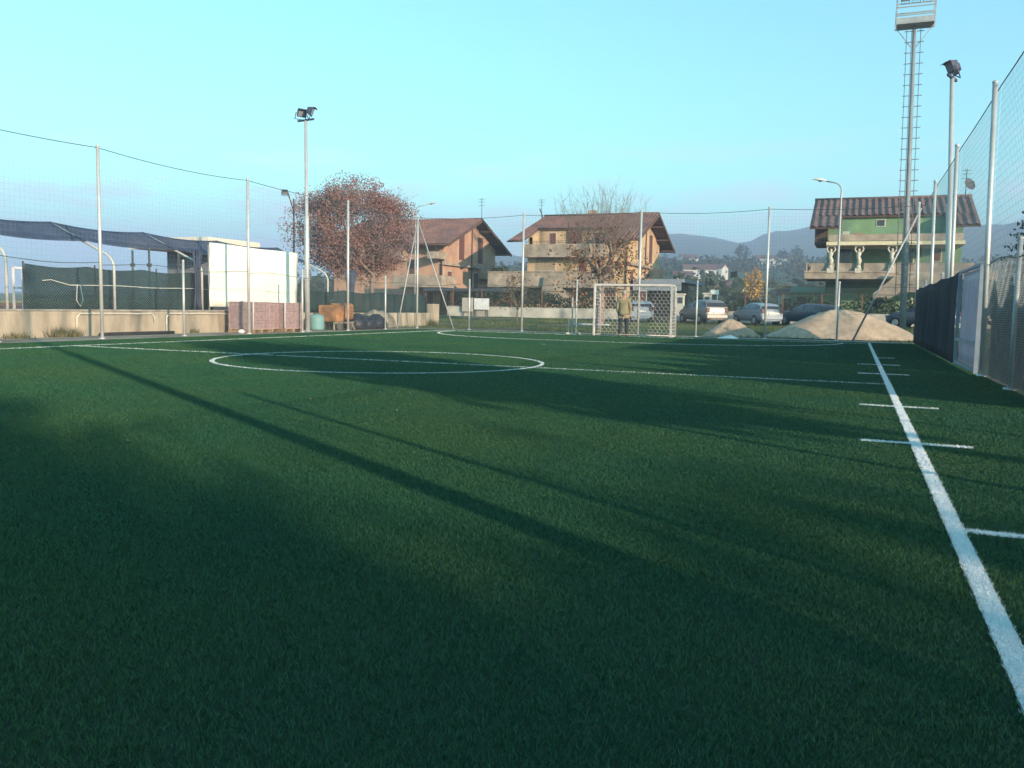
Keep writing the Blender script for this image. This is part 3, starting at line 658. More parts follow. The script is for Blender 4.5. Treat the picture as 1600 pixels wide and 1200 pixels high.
# stadium mast
p = onY(1411, 505, 49.5); mx, my = p.x, 49.5
t = thing('floodlight_mast', (mx, my, gz(mx, my)), 'very tall tapering mast with ladder and lamp rack above the green house', 'mast')
ptop = onY(1429, 40, my); Hm = ptop.z; lean = ptop.x-mx
mb = MB(); mb.tube([(mx, my, 0), (mx+lean*.42, my, Hm*.42), (mx+lean*.43, my, Hm*.43), (mx+lean, my, Hm)], [.155, .135, .12, .085], 14); mb.build('pole', mat('grey green mast paint', (.22, .24, .26), .55, .12, 2), t)
mb = MB(); q = lambda f, dx, dy: (mx+lean*f+dx, my+dy, Hm*f)
for dx in (-.36, -.12, .30): mb.tube([q(.12, dx-.06, -.18), q(.985, dx, -.12)], .018, 6)
k = .13
while k < .99:
    mb.bar(q(k, -.46, -.15), q(k, -.08, -.15), .035); mb.bar(q(k, .12, -.1), q(k, .46, -.12), .035); k += .034
mb.build('ladder', mat('dark ladder steel', (.14, .16, .18), .6), t)
W_ = .90; cx_ = mx+lean
mb = MB(); mb.box(cx_-W_, cx_+W_, my-.55, my+.55, Hm-.02, Hm+.03); mb.box(cx_-W_, cx_+W_, my-.56, my-.53, Hm+.03, Hm+.28); mb.build('platform', galv_dull, t)
mb = MB()
for dx in (-W_, W_):
    for dy in (-.5, .5): mb.bar((cx_+dx, my+dy, Hm-.3 if dy < 0 else Hm), (cx_+dx*1.0+.03, my+dy, Hm+2.6), .05)
for z in (.42, .82, 1.3, 2.5): mb.bar((cx_-W_, my-.5, Hm+z), (cx_+W_, my-.5, Hm+z), .05); mb.bar((cx_-W_, my+.5, Hm+z), (cx_+W_, my+.5, Hm+z), .05)
mb.bar((cx_-.9, my, Hm-.02), (cx_-.1, my, Hm-1.1), .04); mb.bar((cx_+.9, my, Hm-.02), (cx_+.1, my, Hm-1.1), .04)
mb.build('rack', galv_dull, t)
for dx in (-.52, 0, .52): flood(t, (cx_+dx, my-.62, Hm+1.22), R(10+dx*25), R(24), .74); flood(t, (cx_+dx, my-.62, Hm+2.35), R(10), R(20), .74)
# street lamps
def street_lamp(x, y, H, arm, m_, label, group='street lamps', yaw=math.pi):
    z0 = gz(x, y); t = thing('street_lamp', (x, y, z0), label, 'street lamp', group); d = Vector((math.cos(yaw), math.sin(yaw), 0)); b = Vector((x, y, z0))
    mb = MB(); P = [b-Vector((0, 0, .1)), b+Vector((0, 0, H*.5)), b+Vector((0, 0, H-.45))]; rr = [.075, .06, .045]
    for k in range(1, 7): a = k/6*1.25; P.append(b+Vector((0, 0, H-.45))+d*(.45*(1-math.cos(a)))+Vector((0, 0, .43*math.sin(a)))); rr.append(.035)
    e = P[-1]; P.append(e+d*(arm-.3)+Vector((0, 0, (arm-.3)*.22))); rr.append(.03); mb.tube(P, rr, 10); mb.build('pole', m_, t)
    e = P[-1]; mb = MB(); sx = Vector((-d.y, d.x, 0)); V = []
    for s_, w_, h_ in ((-.05, .05, .04), (.1, .11, .08), (.4, .13, .10), (.62, .07, .05)):
        c = e+d*s_+Vector((0, 0, s_*.16)); V += [c-sx*w_, c+sx*w_, c+sx*w_*.6+Vector((0, 0, h_)), c-sx*w_*.6+Vector((0, 0, h_))]
    F = [(0, 1, 2, 3), (15, 14, 13, 12)]+[(i*4+k, i*4+(k+1) % 4, i*4+4+(k+1) % 4, i*4+4+k) for i in range(3) for k in range(4)]
    mb.add(V, F); mb.build('lamp_head', mat('pale lamp head', (.52, .52, .50), .5), t)
    mb = MB(); c = e+d*.25+Vector((0, 0, .03)); mb.lathe(c, [(.0, -.06), (.07, -.05), (.10, 0)], 10); mb.build('lamp_bowl', lamp_g, t)
    return t
p = onY(1306, 500, 45); q = onY(1303, 286, 45); street_lamp(p.x-.05, 45, q.z-gz(p.x, 45)+.05, .75, galv_dull, 'grey street lamp rising behind the big sand pile')
p = onY(648, 480, 58); q = onY(655, 318, 58); street_lamp(p.x, 58, q.z-.5, 1.0, galv_dull, 'slim street lamp in front of the left house with arm to the right', yaw=0.15)
p = onY(459, 330, 44); q = onY(447, 300, 44)
t = thing('court_light', (p.x, 44, 0), 'dark bracketed court light rising from the left of the red tree', 'court light')
mb = MB(); mb.tube([(p.x, 44, 0), (p.x, 44, p.z+.75)], .05, 8); mb.bar((p.x, 44, p.z-.05), (q.x+.18, 43.95, q.z-.05), .05); mb.build('pole', steel_dark, t)
flood(t, (q.x, 43.9, q.z), R(30), R(35), .8)

# ------------------------------------------------------------------ goal
gm = mat('chalky white goal paint', (.58, .52, .49), .5, .12, 5)
G = thing('goal', (-7.9, YG, 0), 'white framed goal with coarse hexagonal net and a man standing in front', 'goal')
yg = YG-.05; gd = .95
mb = MB(); 
for x in (-9.40, -6.40): mb.cbox(x-.04, x+.04, yg-.04, yg+.04, 0, 2.0, .012)
mb.build('goalpost', gm, G)
mb = MB(); mb.cbox(-9.36, -6.44, yg-.04, yg+.04, 1.925, 2.003, .012); mb.build('crossbar', gm, G)
mb = MB()
for x in (-9.40, -6.40):
    mb.tube([(x, yg, 1.96), (x, yg+.55, 1.96), (x, yg+.70, 1.88), (x, yg+gd, .06)], .025, 8); mb.tube([(x, yg, .03), (x, yg+gd, .03)], .025, 8)
mb.tube([(-9.4, yg+.6, 1.95), (-6.4, yg+.6, 1.95)], .02, 8); mb.tube([(-9.4, yg+gd, .04), (-6.4, yg+gd, .04)], .025, 8); mb.build('support', gm, G)
def hexnet(mb, org_, ux, uz, W, H, a=.085, r=.0052):
    org_ = Vector(org_); ux = Vector(ux); uz = Vector(uz); P = lambda x, z: org_+ux*min(max(x, 0), W)+uz*min(max(z, 0), H)+Vector((0, .03*math.sin(x*4)*math.sin(z*3), 0))
    h = a*1.5; row = 0; z = 0; w = a*.87*1.15
    while z < H+a:
        x = (row % 2)*w
        while x < W+w:
            mb.wire(P(x, z+a*.5), P(x, z+a*1.5), r)
            mb.wire(P(x, z+a*.5), P(x-w, z), r); mb.wire(P(x, z+a*.5), P(x+w, z), r); x += 2*w
        z += h; row += 1
mb = MB(); yb = yg+gd
hexnet(mb, (-9.4, yg+.66, 1.93), (1, 0, 0), Vector((0, gd-.66, -1.88)).normalized(), 3.0, 1.9)
hexnet(mb, (-9.4, yg, 1.97), (1, 0, 0), (0, 1, 0), 3.0, .6)
for x in (-9.4, -6.4): hexnet(mb, (x, yg, .03), (0, 1, 0), (0, 0, 1), .80, 1.9)
mb.build('net', mat('white goal net cord', (.58, .55, .53), .8, .1, 4), G, fix=False)
# spare frame stored left of the goal
sf = thing('training_frame', (-10.9, 32.6, 0), 'small white training frame standing on the grass left of the goal', 'frame')
mb = MB(); a = onY(895, 463, 32.9); b = onY(890, 498, 32.7); mb.bar((a.x, 32.9, 0), (a.x, 32.9, a.z), .05); mb.bar((b.x, 32.6, 0), (b.x, 32.6, b.z), .045); mb.bar((a.x-.1, 32.4, .03), (a.x+.35, 32.9, .03), .06); mb.bar((a.x+.3, 32.9, 0), (a.x, 32.9, .6), .035); mb.build('upright', mat('worn grey white paint', (.42, .38, .35), .7, .2, 6), sf)
mb = MB(); c = onY(897, 506, 32.9); mb.cbox(c.x, -9.1, 32.8, 32.95, c.z-.03, c.z+.03, .01); mb.build('rail', mat('pale grey rail', (.5, .53, .58), .5), sf)
# white plastic scraps on the turf edge
mb = MB(); p = onY(1136, 527, 32.7); 
V = [(p.x-.35, 32.6, .02), (p.x+.3, 32.55, .02), (p.x+.42, 32.85, .03), (p.x+.1, 32.95, .14), (p.x-.3, 32.9, .05), (p.x+.02, 32.7, .10)]
mb.add(V, [(0, 1, 5), (1, 2, 5), (2, 3, 5), (3, 4, 5), (4, 0, 5)]); o = top(mb.build('plastic_sheet', white_paint, fix=False), (p.x, 32.7, 0)); o.modifiers.new('t', 'SOLIDIFY').thickness = .01
tag(o, 'crumpled white plastic scrap at the turf edge before the small sand pile', 'plastic scrap')

# ------------------------------------------------------------------ person
def skin_mesh(name, nodes, edges, m_, parent, sub=2, root=0):
    me = bpy.data.meshes.new(name); off = wpos(parent)
    me.from_pydata([Vector(n[0]) for n in nodes], edges, []); o = bpy.data.objects.new(name, me); COL.objects.link(o)
    sk = o.modifiers.new('skin', 'SKIN'); sk.use_smooth_shade = True; sv = me.skin_vertices[0].data
    for i, n in enumerate(nodes):
        r_ = n[1]; sv[i].radius = r_ if isinstance(r_, tuple) else (r_, r_)
        sv[i].use_root = (i == root)
    ss = o.modifiers.new('sub', 'SUBSURF'); ss.levels = sub; ss.render_levels = sub
    dg = bpy.context.evaluated_depsgraph_get(); dg.update(); me2 = bpy.data.meshes.new_from_object(o.evaluated_get(dg))
    bpy.data.objects.remove(o); o2 = bpy.data.objects.new(name, me2); COL.objects.link(o2); o2.parent = parent
    me2.materials.clear(); me2.materials.append(m_)
    for p_ in me2.polygons: p_.use_smooth = True
    return o2
def build_person(x, y, yaw):
    t = thing('person', (0, 0, 0), 'man in olive jacket and dark trousers standing with back turned before the goal', 'person')
    skin = mat('skin', (.42, .25, .18), .6, .08, 5)
    # local frame: facing +Y, X to his right
    N = [((0, 0, .93), (.12, .08)), ((0, .005, 1.08), (.145, .10)), ((0, .0, 1.25), (.165, .11)), ((0, -.01, 1.40), (.13, .085)), ((0, .005, 1.475), (.055, .055)), ((0, .03, 1.53), (.052, .055)),
         ((0, .035, 1.575), (.070, .085)), ((0, .03, 1.635), (.078, .098)), ((0, .02, 1.69), (.055, .07))]
    E_ = [(i, i+1) for i in range(8)]
    def add(pr, pos, r_): N.append((pos, r_)); E_.append((pr, len(N)-1)); return len(N)-1
    for s in (-1, 1):
        k = add(3, (s*.17, -.01, 1.40), .062); k = add(k, (s*.235, -.02, 1.15), .046); k = add(k, (s*.225, .05, .92), .034); k = add(k, (s*.22, .075, .865), (.030, .022)); k = add(k, (s*.218, .09, .80), (.036, .020))
        for f, (dx, dy, ln) in enumerate(((.0, .032, .075), (.0, .010, .088), (.0, -.010, .082), (.0, -.028, .065))):
            j = add(k, (s*.216, .092+dy, .765), .009); j = add(j, (s*.212, .098+dy, .765-ln*.5), .0085); add(j, (s*.203, .108+dy, .765-ln), .007)
        j = add(k-1, (s*.212, .125, .83), .010); add(j, (s*.206, .145, .785), .008)
        st = .05 if s > 0 else -.05
        k = add(0, (s*.095, .0, .86), .095); k = add(k, (s*.115, .02+st*.4, .48), .058); k = add(k, (s*.125, -.01+st, .10), .040); k = add(k, (s*.13, .02+st, .045), (.045, .04)); add(k, (s*.145, .14+st, .035), (.042, .03))
    body = skin_mesh('body', N, E_, skin, t)
    # clothing
    J = [((0, 0, .76), (.215, .145)), ((0, .0, .88), (.21, .14)), ((0, .005, 1.08), (.20, .135)), ((0, .0, 1.25), (.19, .13)), ((0, -.01, 1.39), (.155, .105)), ((0, .0, 1.465), (.075, .075))]
    JE = [(i, i+1) for i in range(5)]
    def addj(pr, pos, r_): J.append((pos, r_)); JE.append((pr, len(J)-1)); return len(J)-1
    for s in (-1, 1):
        k = addj(4, (s*.18, -.01, 1.39), .080); k = addj(k, (s*.245, -.02, 1.15), .066); addj(k, (s*.232, .05, .90), .052)
    skin_mesh('jacket', J, JE, mat('olive jacket', (.25, .215, .135), .85, .2, 7, bump=.4, bscale=20), t, root=1)
    Tn = [((0, 0, .94), (.17, .12))]; TE = []
    def addt(pr, pos, r_): Tn.append((pos, r_)); TE.append((pr, len(Tn)-1)); return len(Tn)-1
    for s in (-1, 1):
        st = .05 if s > 0 else -.05
        k = addt(0, (s*.095, .0, .84), .105); k = addt(k, (s*.115, .02+st*.4, .48), .075); addt(k, (s*.125, -.01+st, .09), .062)
    skin_mesh('trousers', Tn, TE, mat('dark blue trousers', (.035, .038, .055), .85, .2, 7), t)
    for s in (-1, 1):
        st = .05 if s > 0 else -.05
        skin_mesh('shoe', [((s*.128, -.03+st, .045), (.05, .045)), ((s*.135, .06+st, .045), (.052, .045)), ((s*.146, .16+st, .035), (.045, .035))], [(0, 1), (1, 2)], mat('dark shoes', (.03, .026, .022), .6), t)
    # hair cap, ears, face
    mb = MB(); blob(mb, (0, .012, 1.665), (.088, .108, .088), 1.7, 16, 10); mb.v = [(x_, y_, max(z_, 1.60+.35*max(0, y_-.02))) for x_, y_, z_ in mb.v]
    mb.build('hair', mat('grey hair', (.32, .30, .27), .9, .3, 30), t, fix=False)
    mb = MB()
    for s in (-1, 1): blob(mb, (s*.082, .03, 1.615), (.012, .024, .033), s, 8, 6)
    mb.build('ear', skin, t, fix=False)
    mb = MB(); mb.add([(-.014, .125, 1.60), (.014, .125, 1.60), (0, .152, 1.603), (0, .122, 1.645)], [(0, 1, 2), (1, 3, 2), (3, 0, 2), (0, 3, 1)]); mb.build('nose', skin, t)
    mb = MB()
    for s in (-1, 1): blob(mb, (s*.03, .118, 1.64), (.011, .008, .008), 3, 8, 6)
    mb.build('eye', mat('eye', (.12, .1, .09), .3), t, fix=False)
    mb = MB(); mb.box(-.024, .024, .112, .122, 1.562, 1.570); mb.build('mouth', mat('lips', (.34, .15, .12), .6), t)
    t.location = (x, y, 0); t.rotation_euler = (0, 0, yaw); return t
p = onY(974, 525, 31.2); build_person(p.x, 31.15, R(6))

# ------------------------------------------------------------------ sand piles
sand = mat('pale building sand', (.48, .36, .265), .95, .2, 5, bump=.7, bscale=16, col2=(.38, .285, .21), mixscale=1.2)
def sand_pile(cx, cy, rx, ry, h, label, ridges, z0):
    n, m_ = 56, 22; V = []
    for j in range(m_+1):
        f = j/m_
        for i in range(n):
            a = 2*math.pi*i/n; k = 1+.10*math.sin(2*a+.6)+.06*math.sin(5*a+1.2)+.02*math.sin(11*a)
            hh = h*(1-(math.sqrt(f*f+.04)-.2)/(math.sqrt(1.04)-.2))
            for ra, w_, d_ in ridges: hh += d_*math.exp(-((math.atan2(math.sin(a-ra), math.cos(a-ra)))/w_)**2)*math.sin(math.pi*f)
            hh = hh+.04*vnoise(math.cos(a)*f*9, math.sin(a)*f*9, 3)*(1-f*.5)+random.gauss(0, .016) if f > .03 else hh-.02
            V.append((cx+rx*k*f*math.cos(a), cy+ry*k*f*math.sin(a), z0-.03+max(hh, 0)))
    F = [(j*n+i, (j+1)*n+i, (j+1)*n+(i+1) % n, j*n+(i+1) % n) for j in range(m_) for i in range(n)]
    mb = MB(); mb.add(V, F, 0, True); tag(top(mb.build('sand_pile', sand), (cx, cy, z0)), label, 'sand pile', 'sand piles behind the far fence')
p = onY(1142, 522, 36.2); q = onY(1142, 500, 36.2); sand_pile(p.x, 36.2, 1.12, 1.0, q.z+.05, 'small cone of pale sand behind the fence, right of the goal', [(-2.2, .4, .06)], 0)
p = onY(1304, 522, 38.2); q = onY(1304, 484, 38.2); sand_pile(p.x+.15, 38.2, 2.9, 2.3, q.z, 'large heap of pale sand below the street lamp', [(-1.1, .28, .14), (-2.3, .5, .08), (0, .5, .12)], .02)

# ------------------------------------------------------------------ trees near the pitch
p = onY(583, 470, 42); tb = Vector((p.x, 42, .3)); c = onY(554, 362, 42)
broad_tree('plane_tree', tb, (tb.x, 42, 2.9), c, (3.55, 3.0, 2.75), 'round crowned tree with reddish brown autumn leaves behind the windscreen', 'autumn trees behind the fences', lf_red, 60000, .088, .17, 15, 170, .5, mat('grey twig bark', (.22, .17, .15), .9, .3, 5), .013, .26, .5, 110, .35)
p = onY(937, 505, 44); tb = Vector((p.x, 44, .12)); c = onY(938, 385, 44)
T2 = broad_tree('pollarded_tree', tb, (tb.x, 44, 2.9), (c.x, 44, c.z-.25), (2.0, 1.7, 1.9), 'half bare pollarded tree with upright twigs behind the goal', 'autumn trees behind the fences', lf_org, 1500, .12, .19, 12, 110, .5, mat('grey twig bark', (.22, .17, .15)), .012, .25, .75, 120, 2.8, .85)
# low drooping leafy shoots under its crown
P = []
for (u, v, n, su, sv) in ((897, 452, 170, 16, 13), (985, 420, 130, 18, 18), (905, 410, 110, 30, 12), (950, 428, 120, 30, 16)):
    for k in range(n): P.append(tuple(onY(u+random.gauss(0, su), v+random.gauss(0, sv), 44+random.gauss(0, .7))))
quads('foliage', leaves(np.array(P), .15), lf_org, T2)
p = onY(808, 512, 46); tb = Vector((p.x, 46, .12)); c = onY(806, 462, 46)
broad_tree('sapling', tb, (tb.x, 46, 1.0), (c.x, 46, c.z+.2), (1.0, .8, 1.3), 'thin sapling with sparse brownish twigs behind the fence post', None, lf_org, 420, .10, .04, 7, 50, .3, bark, .008, .2, .8)

def build_verge():
    n = 60000; x = -24+30*RNG.random(n); y = 34.5+21*RNG.random(n)**1.3
    g = np.array([vnoise(a*.5, b*.6, 4.2) for a, b in zip(x, y)]); k = (g+RNG.normal(0, .18, n) > .02) & ~((x > -3.6) & (x < 2.6) & (y > 36) & (y < 40.4)); x = x[k]; y = y[k]; n = len(x)
    z = np.array([gz(a, b) for a, b in zip(x, y)])-.04; h = .05+.13*RNG.random(n)**2; a = RNG.random(n)*6.28; V = np.zeros((n, 3, 3)); w = .012
    V[:, 0] = np.stack([x-np.cos(a)*w, y-np.sin(a)*w, z], 1); V[:, 1] = np.stack([x+np.cos(a)*w, y+np.sin(a)*w, z], 1); V[:, 2] = np.stack([x+RNG.normal(0, .05, n), y+RNG.normal(0, .05, n), z+.04+h], 1)
    tag(quads('rough_grass', V, mat('rough verge grass', (.05, .10, .025), .8, .4, 3, col2=(.13, .13, .05), mixscale=.6), None, None, 3), 'patchy rough grass between the far fence and the street', 'grass', kind='stuff')
build_verge()
# ------------------------------------------------------------------ street edge: low wall, iron fence, hedge, signs
SY = 57.0
pl = onY(700, 490, SY); prr = onY(1432, 490, SY)
st = thing('street_wall', ((pl.x+prr.x)/2, SY, gz(0, SY)), 'long low whitewashed wall topped by rusty iron fence posts across the street', 'wall')
whitew = mat('grimy white render', (.50, .47, .42), .9, .18, 1.2, col2=(.36, .34, .30), mixscale=.7)
zA = onY(1050, 484.5, SY).z; z0 = gz(0, SY)-.2
mb = MB()
x = pl.x; gap = (-13.2, -10.6)
mb.box(pl.x, gap[0], SY-.12, SY+.12, z0, zA); mb.box(gap[1], prr.x+4, SY-.12, SY+.12, z0, zA); mb.build('wall', whitew, st)
rust = mat('rusty iron', (.16, .075, .05), .8, .3, 5)
zF = onY(1050, 456, SY).z
x = pl.x+.4; mb2 = MB()
while x < prr.x+3.5:
    if not gap[0] < x < gap[1]:
        mb = MB(); mb.bar((x, SY, zA-.02), (x, SY, zF), .07); mb.build('fence_post', rust, st)
    x += 2.35
for zz in (zA+.12, zF-.05): mb2.bar((pl.x, SY, zz), (gap[0], SY, zz), .04); mb2.bar((gap[1], SY, zz), (prr.x+4, SY, zz), .04)
x = pl.x+.2
while x < prr.x+4:
    if not gap[0] < x < gap[1]: mb2.bar((x, SY+.0, zA+.12), (x, SY+.0, zF-.05), .015)
    x += .16
mb2.build('railing', mat('dark green iron', (.035, .05, .04), .7), st)
def hedge(x0, x1, y, h, z, label, m_=lf_grn, thick=.8, n=None, name='hedge'):
    n = n or int(abs(x1-x0)*260); t = thing(name, ((x0+x1)/2, y, z), label, 'hedge', 'hedges')
    P = np.stack([x0+(x1-x0)*RNG.random(n), y+(RNG.random(n)-.5)*thick, z+h*RNG.random(n)**.8], 1)
    P[:, 2] = z+(P[:, 2]-z)*(1+.12*np.sin(P[:, 0]*1.7)+.06*np.sin(P[:, 0]*4.3))
    quads('foliage', leaves(P, .16), m_, t)
    mb = MB(); k = x0+.3
    while k < x1: limb(mb, (k, y, z-.1), (k+random.uniform(-.2, .2), y, z+h*.7), .03, .01, .1, 3, 4); k += .6
    mb.build('stems', bark, t, fix=False)
hz0 = gz(0, 59)
hedge(pl.x+.3, -14.2, 58.4, zF-hz0-.25, hz0, 'dark clipped hedge behind the street wall left of the goal')
hedge(-10.2, -3.4, 58.4, zF-hz0-.5, hz0, 'dark hedge behind the street wall between the goal and the yellow tree')
hedge(-3.0, prr.x+3, 58.4, zF-hz0-.3, hz0, 'dark hedge behind the street wall below the green house')
def board(u0, v0, u1, v1, label, m_):
    a = onY(u0, v0, SY-.3); b = onY(u1, v1, SY-.3); t = thing('sign_board', ((a.x+b.x)/2, SY-.3, gz(0, SY)), label, 'board', 'blank boards at the street wall')
    mb = MB(); mb.cbox(a.x, b.x, SY-.32, SY-.28, b.z, a.z, .008); mb.build('panel', m_, t)
    for x_ in (a.x+.12, b.x-.12): mb = MB(); mb.bar((x_, SY-.25, gz(0, SY)-.2), (x_, SY-.25, a.z-.05), .05); mb.build('leg', steel_dark, t)
board(722, 465, 739, 487, 'narrow beige blank board on the street wall, left of the white one', mat('beige board', (.42, .38, .34), .8))
board(741, 466, 764, 484, 'wide white blank board on the street wall', mat('white board', (.68, .68, .70), .7))
# gate pillars with small white letter box
def pillar(u, v0, v1, label, Y=56.5):
    a = onY(u-5, v0, Y); b = onY(u+5, v1, Y); t = thing('gate_pillar', ((a.x+b.x)/2, Y, gz(a.x, Y)), label, 'pillar', 'pale gate pillars on the street')
    mb = MB(); mb.cbox(a.x, b.x, Y-.18, Y+.18, gz(a.x, Y)-.1, a.z, .02); mb.build('shaft', mat('pale stone', (.50, .48, .44), .85), t)
    mb = MB(); mb.cbox(a.x-.07, b.x+.07, Y-.24, Y+.24, a.z+.002, a.z+.10, .02); mb.build('cap', whitew, t)
    mb = MB(); mb.box(a.x+.08, b.x-.08, Y-.2, Y-.18, a.z-.55, a.z-.15); mb.build('letter_box', steel_dark, t)
pillar(1063, 461, 500, 'pale gate pillar between the goal and the silver car')
pillar(1105, 460, 490, 'pale gate pillar with flat cap above the silver car')
a = onY(1110, 459, 56.5); b = onY(1122, 453, 56.5)
mb = MB(); mb.cbox(a.x, b.x+.05, 56.4, 56.6, a.z-.05, b.z, .03); mb.box(a.x+.05, a.x+.1, 56.48, 56.52, gz(0, 56), a.z-.05); mb.box(b.x-.05, b.x, 56.48, 56.52, gz(0, 56), a.z-.05)
tag(top(mb.build('letter_boxes', white_paint), (a.x, 56.5, gz(0, 56))), 'row of white letter boxes on a stand above the silver car', 'letter boxes')
# yellow container and red parasol near house
a = onY(977, 468, 60); b = onY(993, 479, 60)
t = thing('container', ((a.x+b.x)/2, 60, gz(0, 60)), 'yellow container seen through the goal net beside the man', 'container')
mb = MB(); mb.cbox(a.x, b.x, 59.6, 60.4, gz(0, 60)+.05, a.z, .06); mb.build('body', mat('yellow plastic', (.55, .36, .03), .5, .15), t)
mb = MB(); mb.cbox(a.x-.04, b.x+.04, 59.56, 60.44, a.z+.002, a.z+.12, .04); mb.build('lid', mat('dark yellow plastic', (.35, .22, .03), .5), t)

# ------------------------------------------------------------------ cars
tyre_m = rubber
def car(x, y, heading, paint, label, kind='hatch', L=3.75, W=1.58, H=1.38, plate=True):
    t = thing('parked_car', (0, 0, 0), label, 'car', 'cars parked along the street wall')
    hw = W/2; z0 = .22
    # stations from rear (-L/2) to front: x, z_belt, z_roof, half width at belt
    if kind == 'mpv': S = [(-.5, .72, .74, .80), (-.492, .98, 1.02, .92), (-.455, 1.02, H*.90, .95), (-.38, 1.02, H*.985, .98), (-.12, .99, H, 1), (.06, .97, H*.96, 1), (.235, .96, .99, .99), (.36, .88, .90, .97), (.46, .74, .76, .90), (.5, .58, .60, .80)]
    elif kind == 'wagon': S = [(-.5, .66, .68, .82), (-.492, .90, .94, .93), (-.45, .93, H*.88, .95), (-.36, .93, H*.97, .98), (-.1, .92, H, 1), (.05, .90, H*.95, 1), (.20, .90, .93, .99), (.36, .82, .84, .97), (.46, .70, .72, .90), (.5, .55, .57, .80)]
    else: S = [(-.5, .66, .68, .82), (-.492, .92, .96, .93), (-.44, .95, H*.86, .95), (-.36, .95, H*.97, .98), (-.1, .93, H, 1), (.05, .92, H*.96, 1), (.22, .90, .93, .99), (.36, .83, .85, .97), (.46, .70, .72, .90), (.5, .55, .57, .80)]
    V = []
    for sx, zb, zr, k in S:
        X = sx*L; w = hw*k; g = max(0, min(1, (zr-zb)/.4)); wr = w*(1-.20*g)
        V += [(X, -w*.93, z0), (X, -w, z0+.22), (X, -w, zb), (X, -wr, zr-.05*g), (X, -wr*.80, zr), (X, wr*.80, zr), (X, wr, zr-.05*g), (X, w, zb), (X, w, z0+.22), (X, w*.93, z0)]
    n = 10; F = []
    for i in range(len(S)-1):
        for k in range(n): F.append((i*n+k, i*n+(k+1) % n, (i+1)*n+(k+1) % n, (i+1)*n+k))
    F += [tuple(range(n)), tuple(reversed(range((len(S)-1)*n, len(S)*n)))]
    mb = MB(); mb.add(V, F, 0, True); body = mb.build('body', paint, t)
    ev = body.modifiers.new('sub', 'SUBSURF'); ev.levels = 1; ev.render_levels = 1
    def surf(i, j, k, f):   # point between section points
        a = Vector(V[i*n+k]); b = Vector(V[i*n+k+1]); return a.lerp(b, f)
    gl_ = glass_dk
    for s in (0, 1):
        mb = MB()
        for (i, j) in ((2, 3), (3, 4), (4, 5), (5, 6)):
            lo = .12; hi = .86; k0 = 2 if s == 0 else 6
            q = []
            for ii, e in ((i, .12), (j, -.12)):
                a = Vector(V[ii*n+2]) if s == 0 else Vector(V[ii*n+7]); b = Vector(V[ii*n+3]) if s == 0 else Vector(V[ii*n+6])
                q += [a.lerp(b, lo), a.lerp(b, hi)]
            q = [q[0].lerp(q[2], .05), q[1].lerp(q[3], .05), q[3].lerp(q[1], .05), q[2].lerp(q[0], .05)]
            off = Vector((0, -.012 if s == 0 else .012, .004)); mb.add([p_+off for p_ in q], [(0, 1, 2, 3)])
        mb.build('side_window', gl_, t)
    def pane(i, j, name, ox_, lo=.10, hi=.9):
        a = [Vector(V[i*n+3]), Vector(V[i*n+6])]; b = [Vector(V[j*n+3]), Vector(V[j*n+6])]
        q = [a[0].lerp(b[0], lo).lerp(a[1].lerp(b[1], lo), .05), a[0].lerp(b[0], lo).lerp(a[1].lerp(b[1], lo), .95), a[0].lerp(b[0], hi).lerp(a[1].lerp(b[1], hi), .93), a[0].lerp(b[0], hi).lerp(a[1].lerp(b[1], hi), .07)]
        mb = MB(); mb.add([p_+Vector((ox_, 0, .02)) for p_ in q], [(0, 1, 2, 3)]); mb.build(name, gl_, t)
    pane(1, 2, 'rear_window', -.035); pane(6, 5, 'windscreen', .03, .05, .92)
    for s in (-1, 1):
        mb = MB(); mb.cbox(-L/2-.02, -L/2+.10, s*hw*.60 if s > 0 else -hw*.90, s*hw*.90 if s > 0 else -hw*.60, .72, .98, .02); mb.build('taillight', mat('red lamp plastic', (.09, .022, .022), .35), t)
        mb = MB(); mb.cbox(L/2-.24, L/2-.04, (s*hw*.52 if s > 0 else -hw*.86), (s*hw*.86 if s > 0 else -hw*.52), .58, .72, .02); mb.build('headlight', lamp_g, t)
        mb = MB(); mb.cbox(L*.17, L*.22, min(s*hw*1.0, s*hw*1.14), max(s*hw*1.0, s*hw*1.14), .96, 1.08, .02); mb.build('wing_mirror', paint, t)
    mb = MB(); mb.cbox(-L/2-.05, -L/2+.14, -hw*.86, hw*.86, .36, .60, .04); mb.build('rear_bumper', paint, t)
    mb = MB(); mb.cbox(-L/2-.045, -L/2-.015, -.26, .26, .66, .76, .006); mb.build('number_plate', mat('pale plate', (.62, .62, .60), .6), t)
    for sx in (-.30, .315):
        for s in (-1, 1):
            c = Vector((sx*L, s*(hw-.11), .31)); mb = MB(); mb.tube([c-Vector((0, .1, 0)), c+Vector((0, .1, 0))], .31, 18); wh = mb.build('wheel', tyre_m, t)
            mb = MB(); mb.tube([c+Vector((0, s*.08, 0)), c+Vector((0, s*.115, 0))], [.20, .17], 14); mb.build('rim', galv_dull, wh)
    t.location = (x, y, gz(x, y)-.02); t.rotation_euler = (0, 0, R(90)-heading); return t
silver = mat('warm silver car paint', (.25, .23, .225), .3, .05, 3, metal=.4, spec=.5)
whitep = mat('white car paint', (.24, .28, .34), .3, .05, 3, spec=.5)
bluep = mat('dark blue car paint', (.035, .06, .10), .25, .08, 3, spec=.5)
greyp = mat('grey car paint', (.10, .11, .14), .3, .08, 3, metal=.3, spec=.5)
CY = 53.6
def carx(u): return onY(u, 500, CY).x
car(carx(1000), CY, R(-16), whitep, 'white hatchback seen through the goal net', 'hatch')
car(carx(1097), CY, R(-36), silver, 'silver people carrier parked behind the small sand pile', 'mpv', 3.9, 1.62, 1.50)
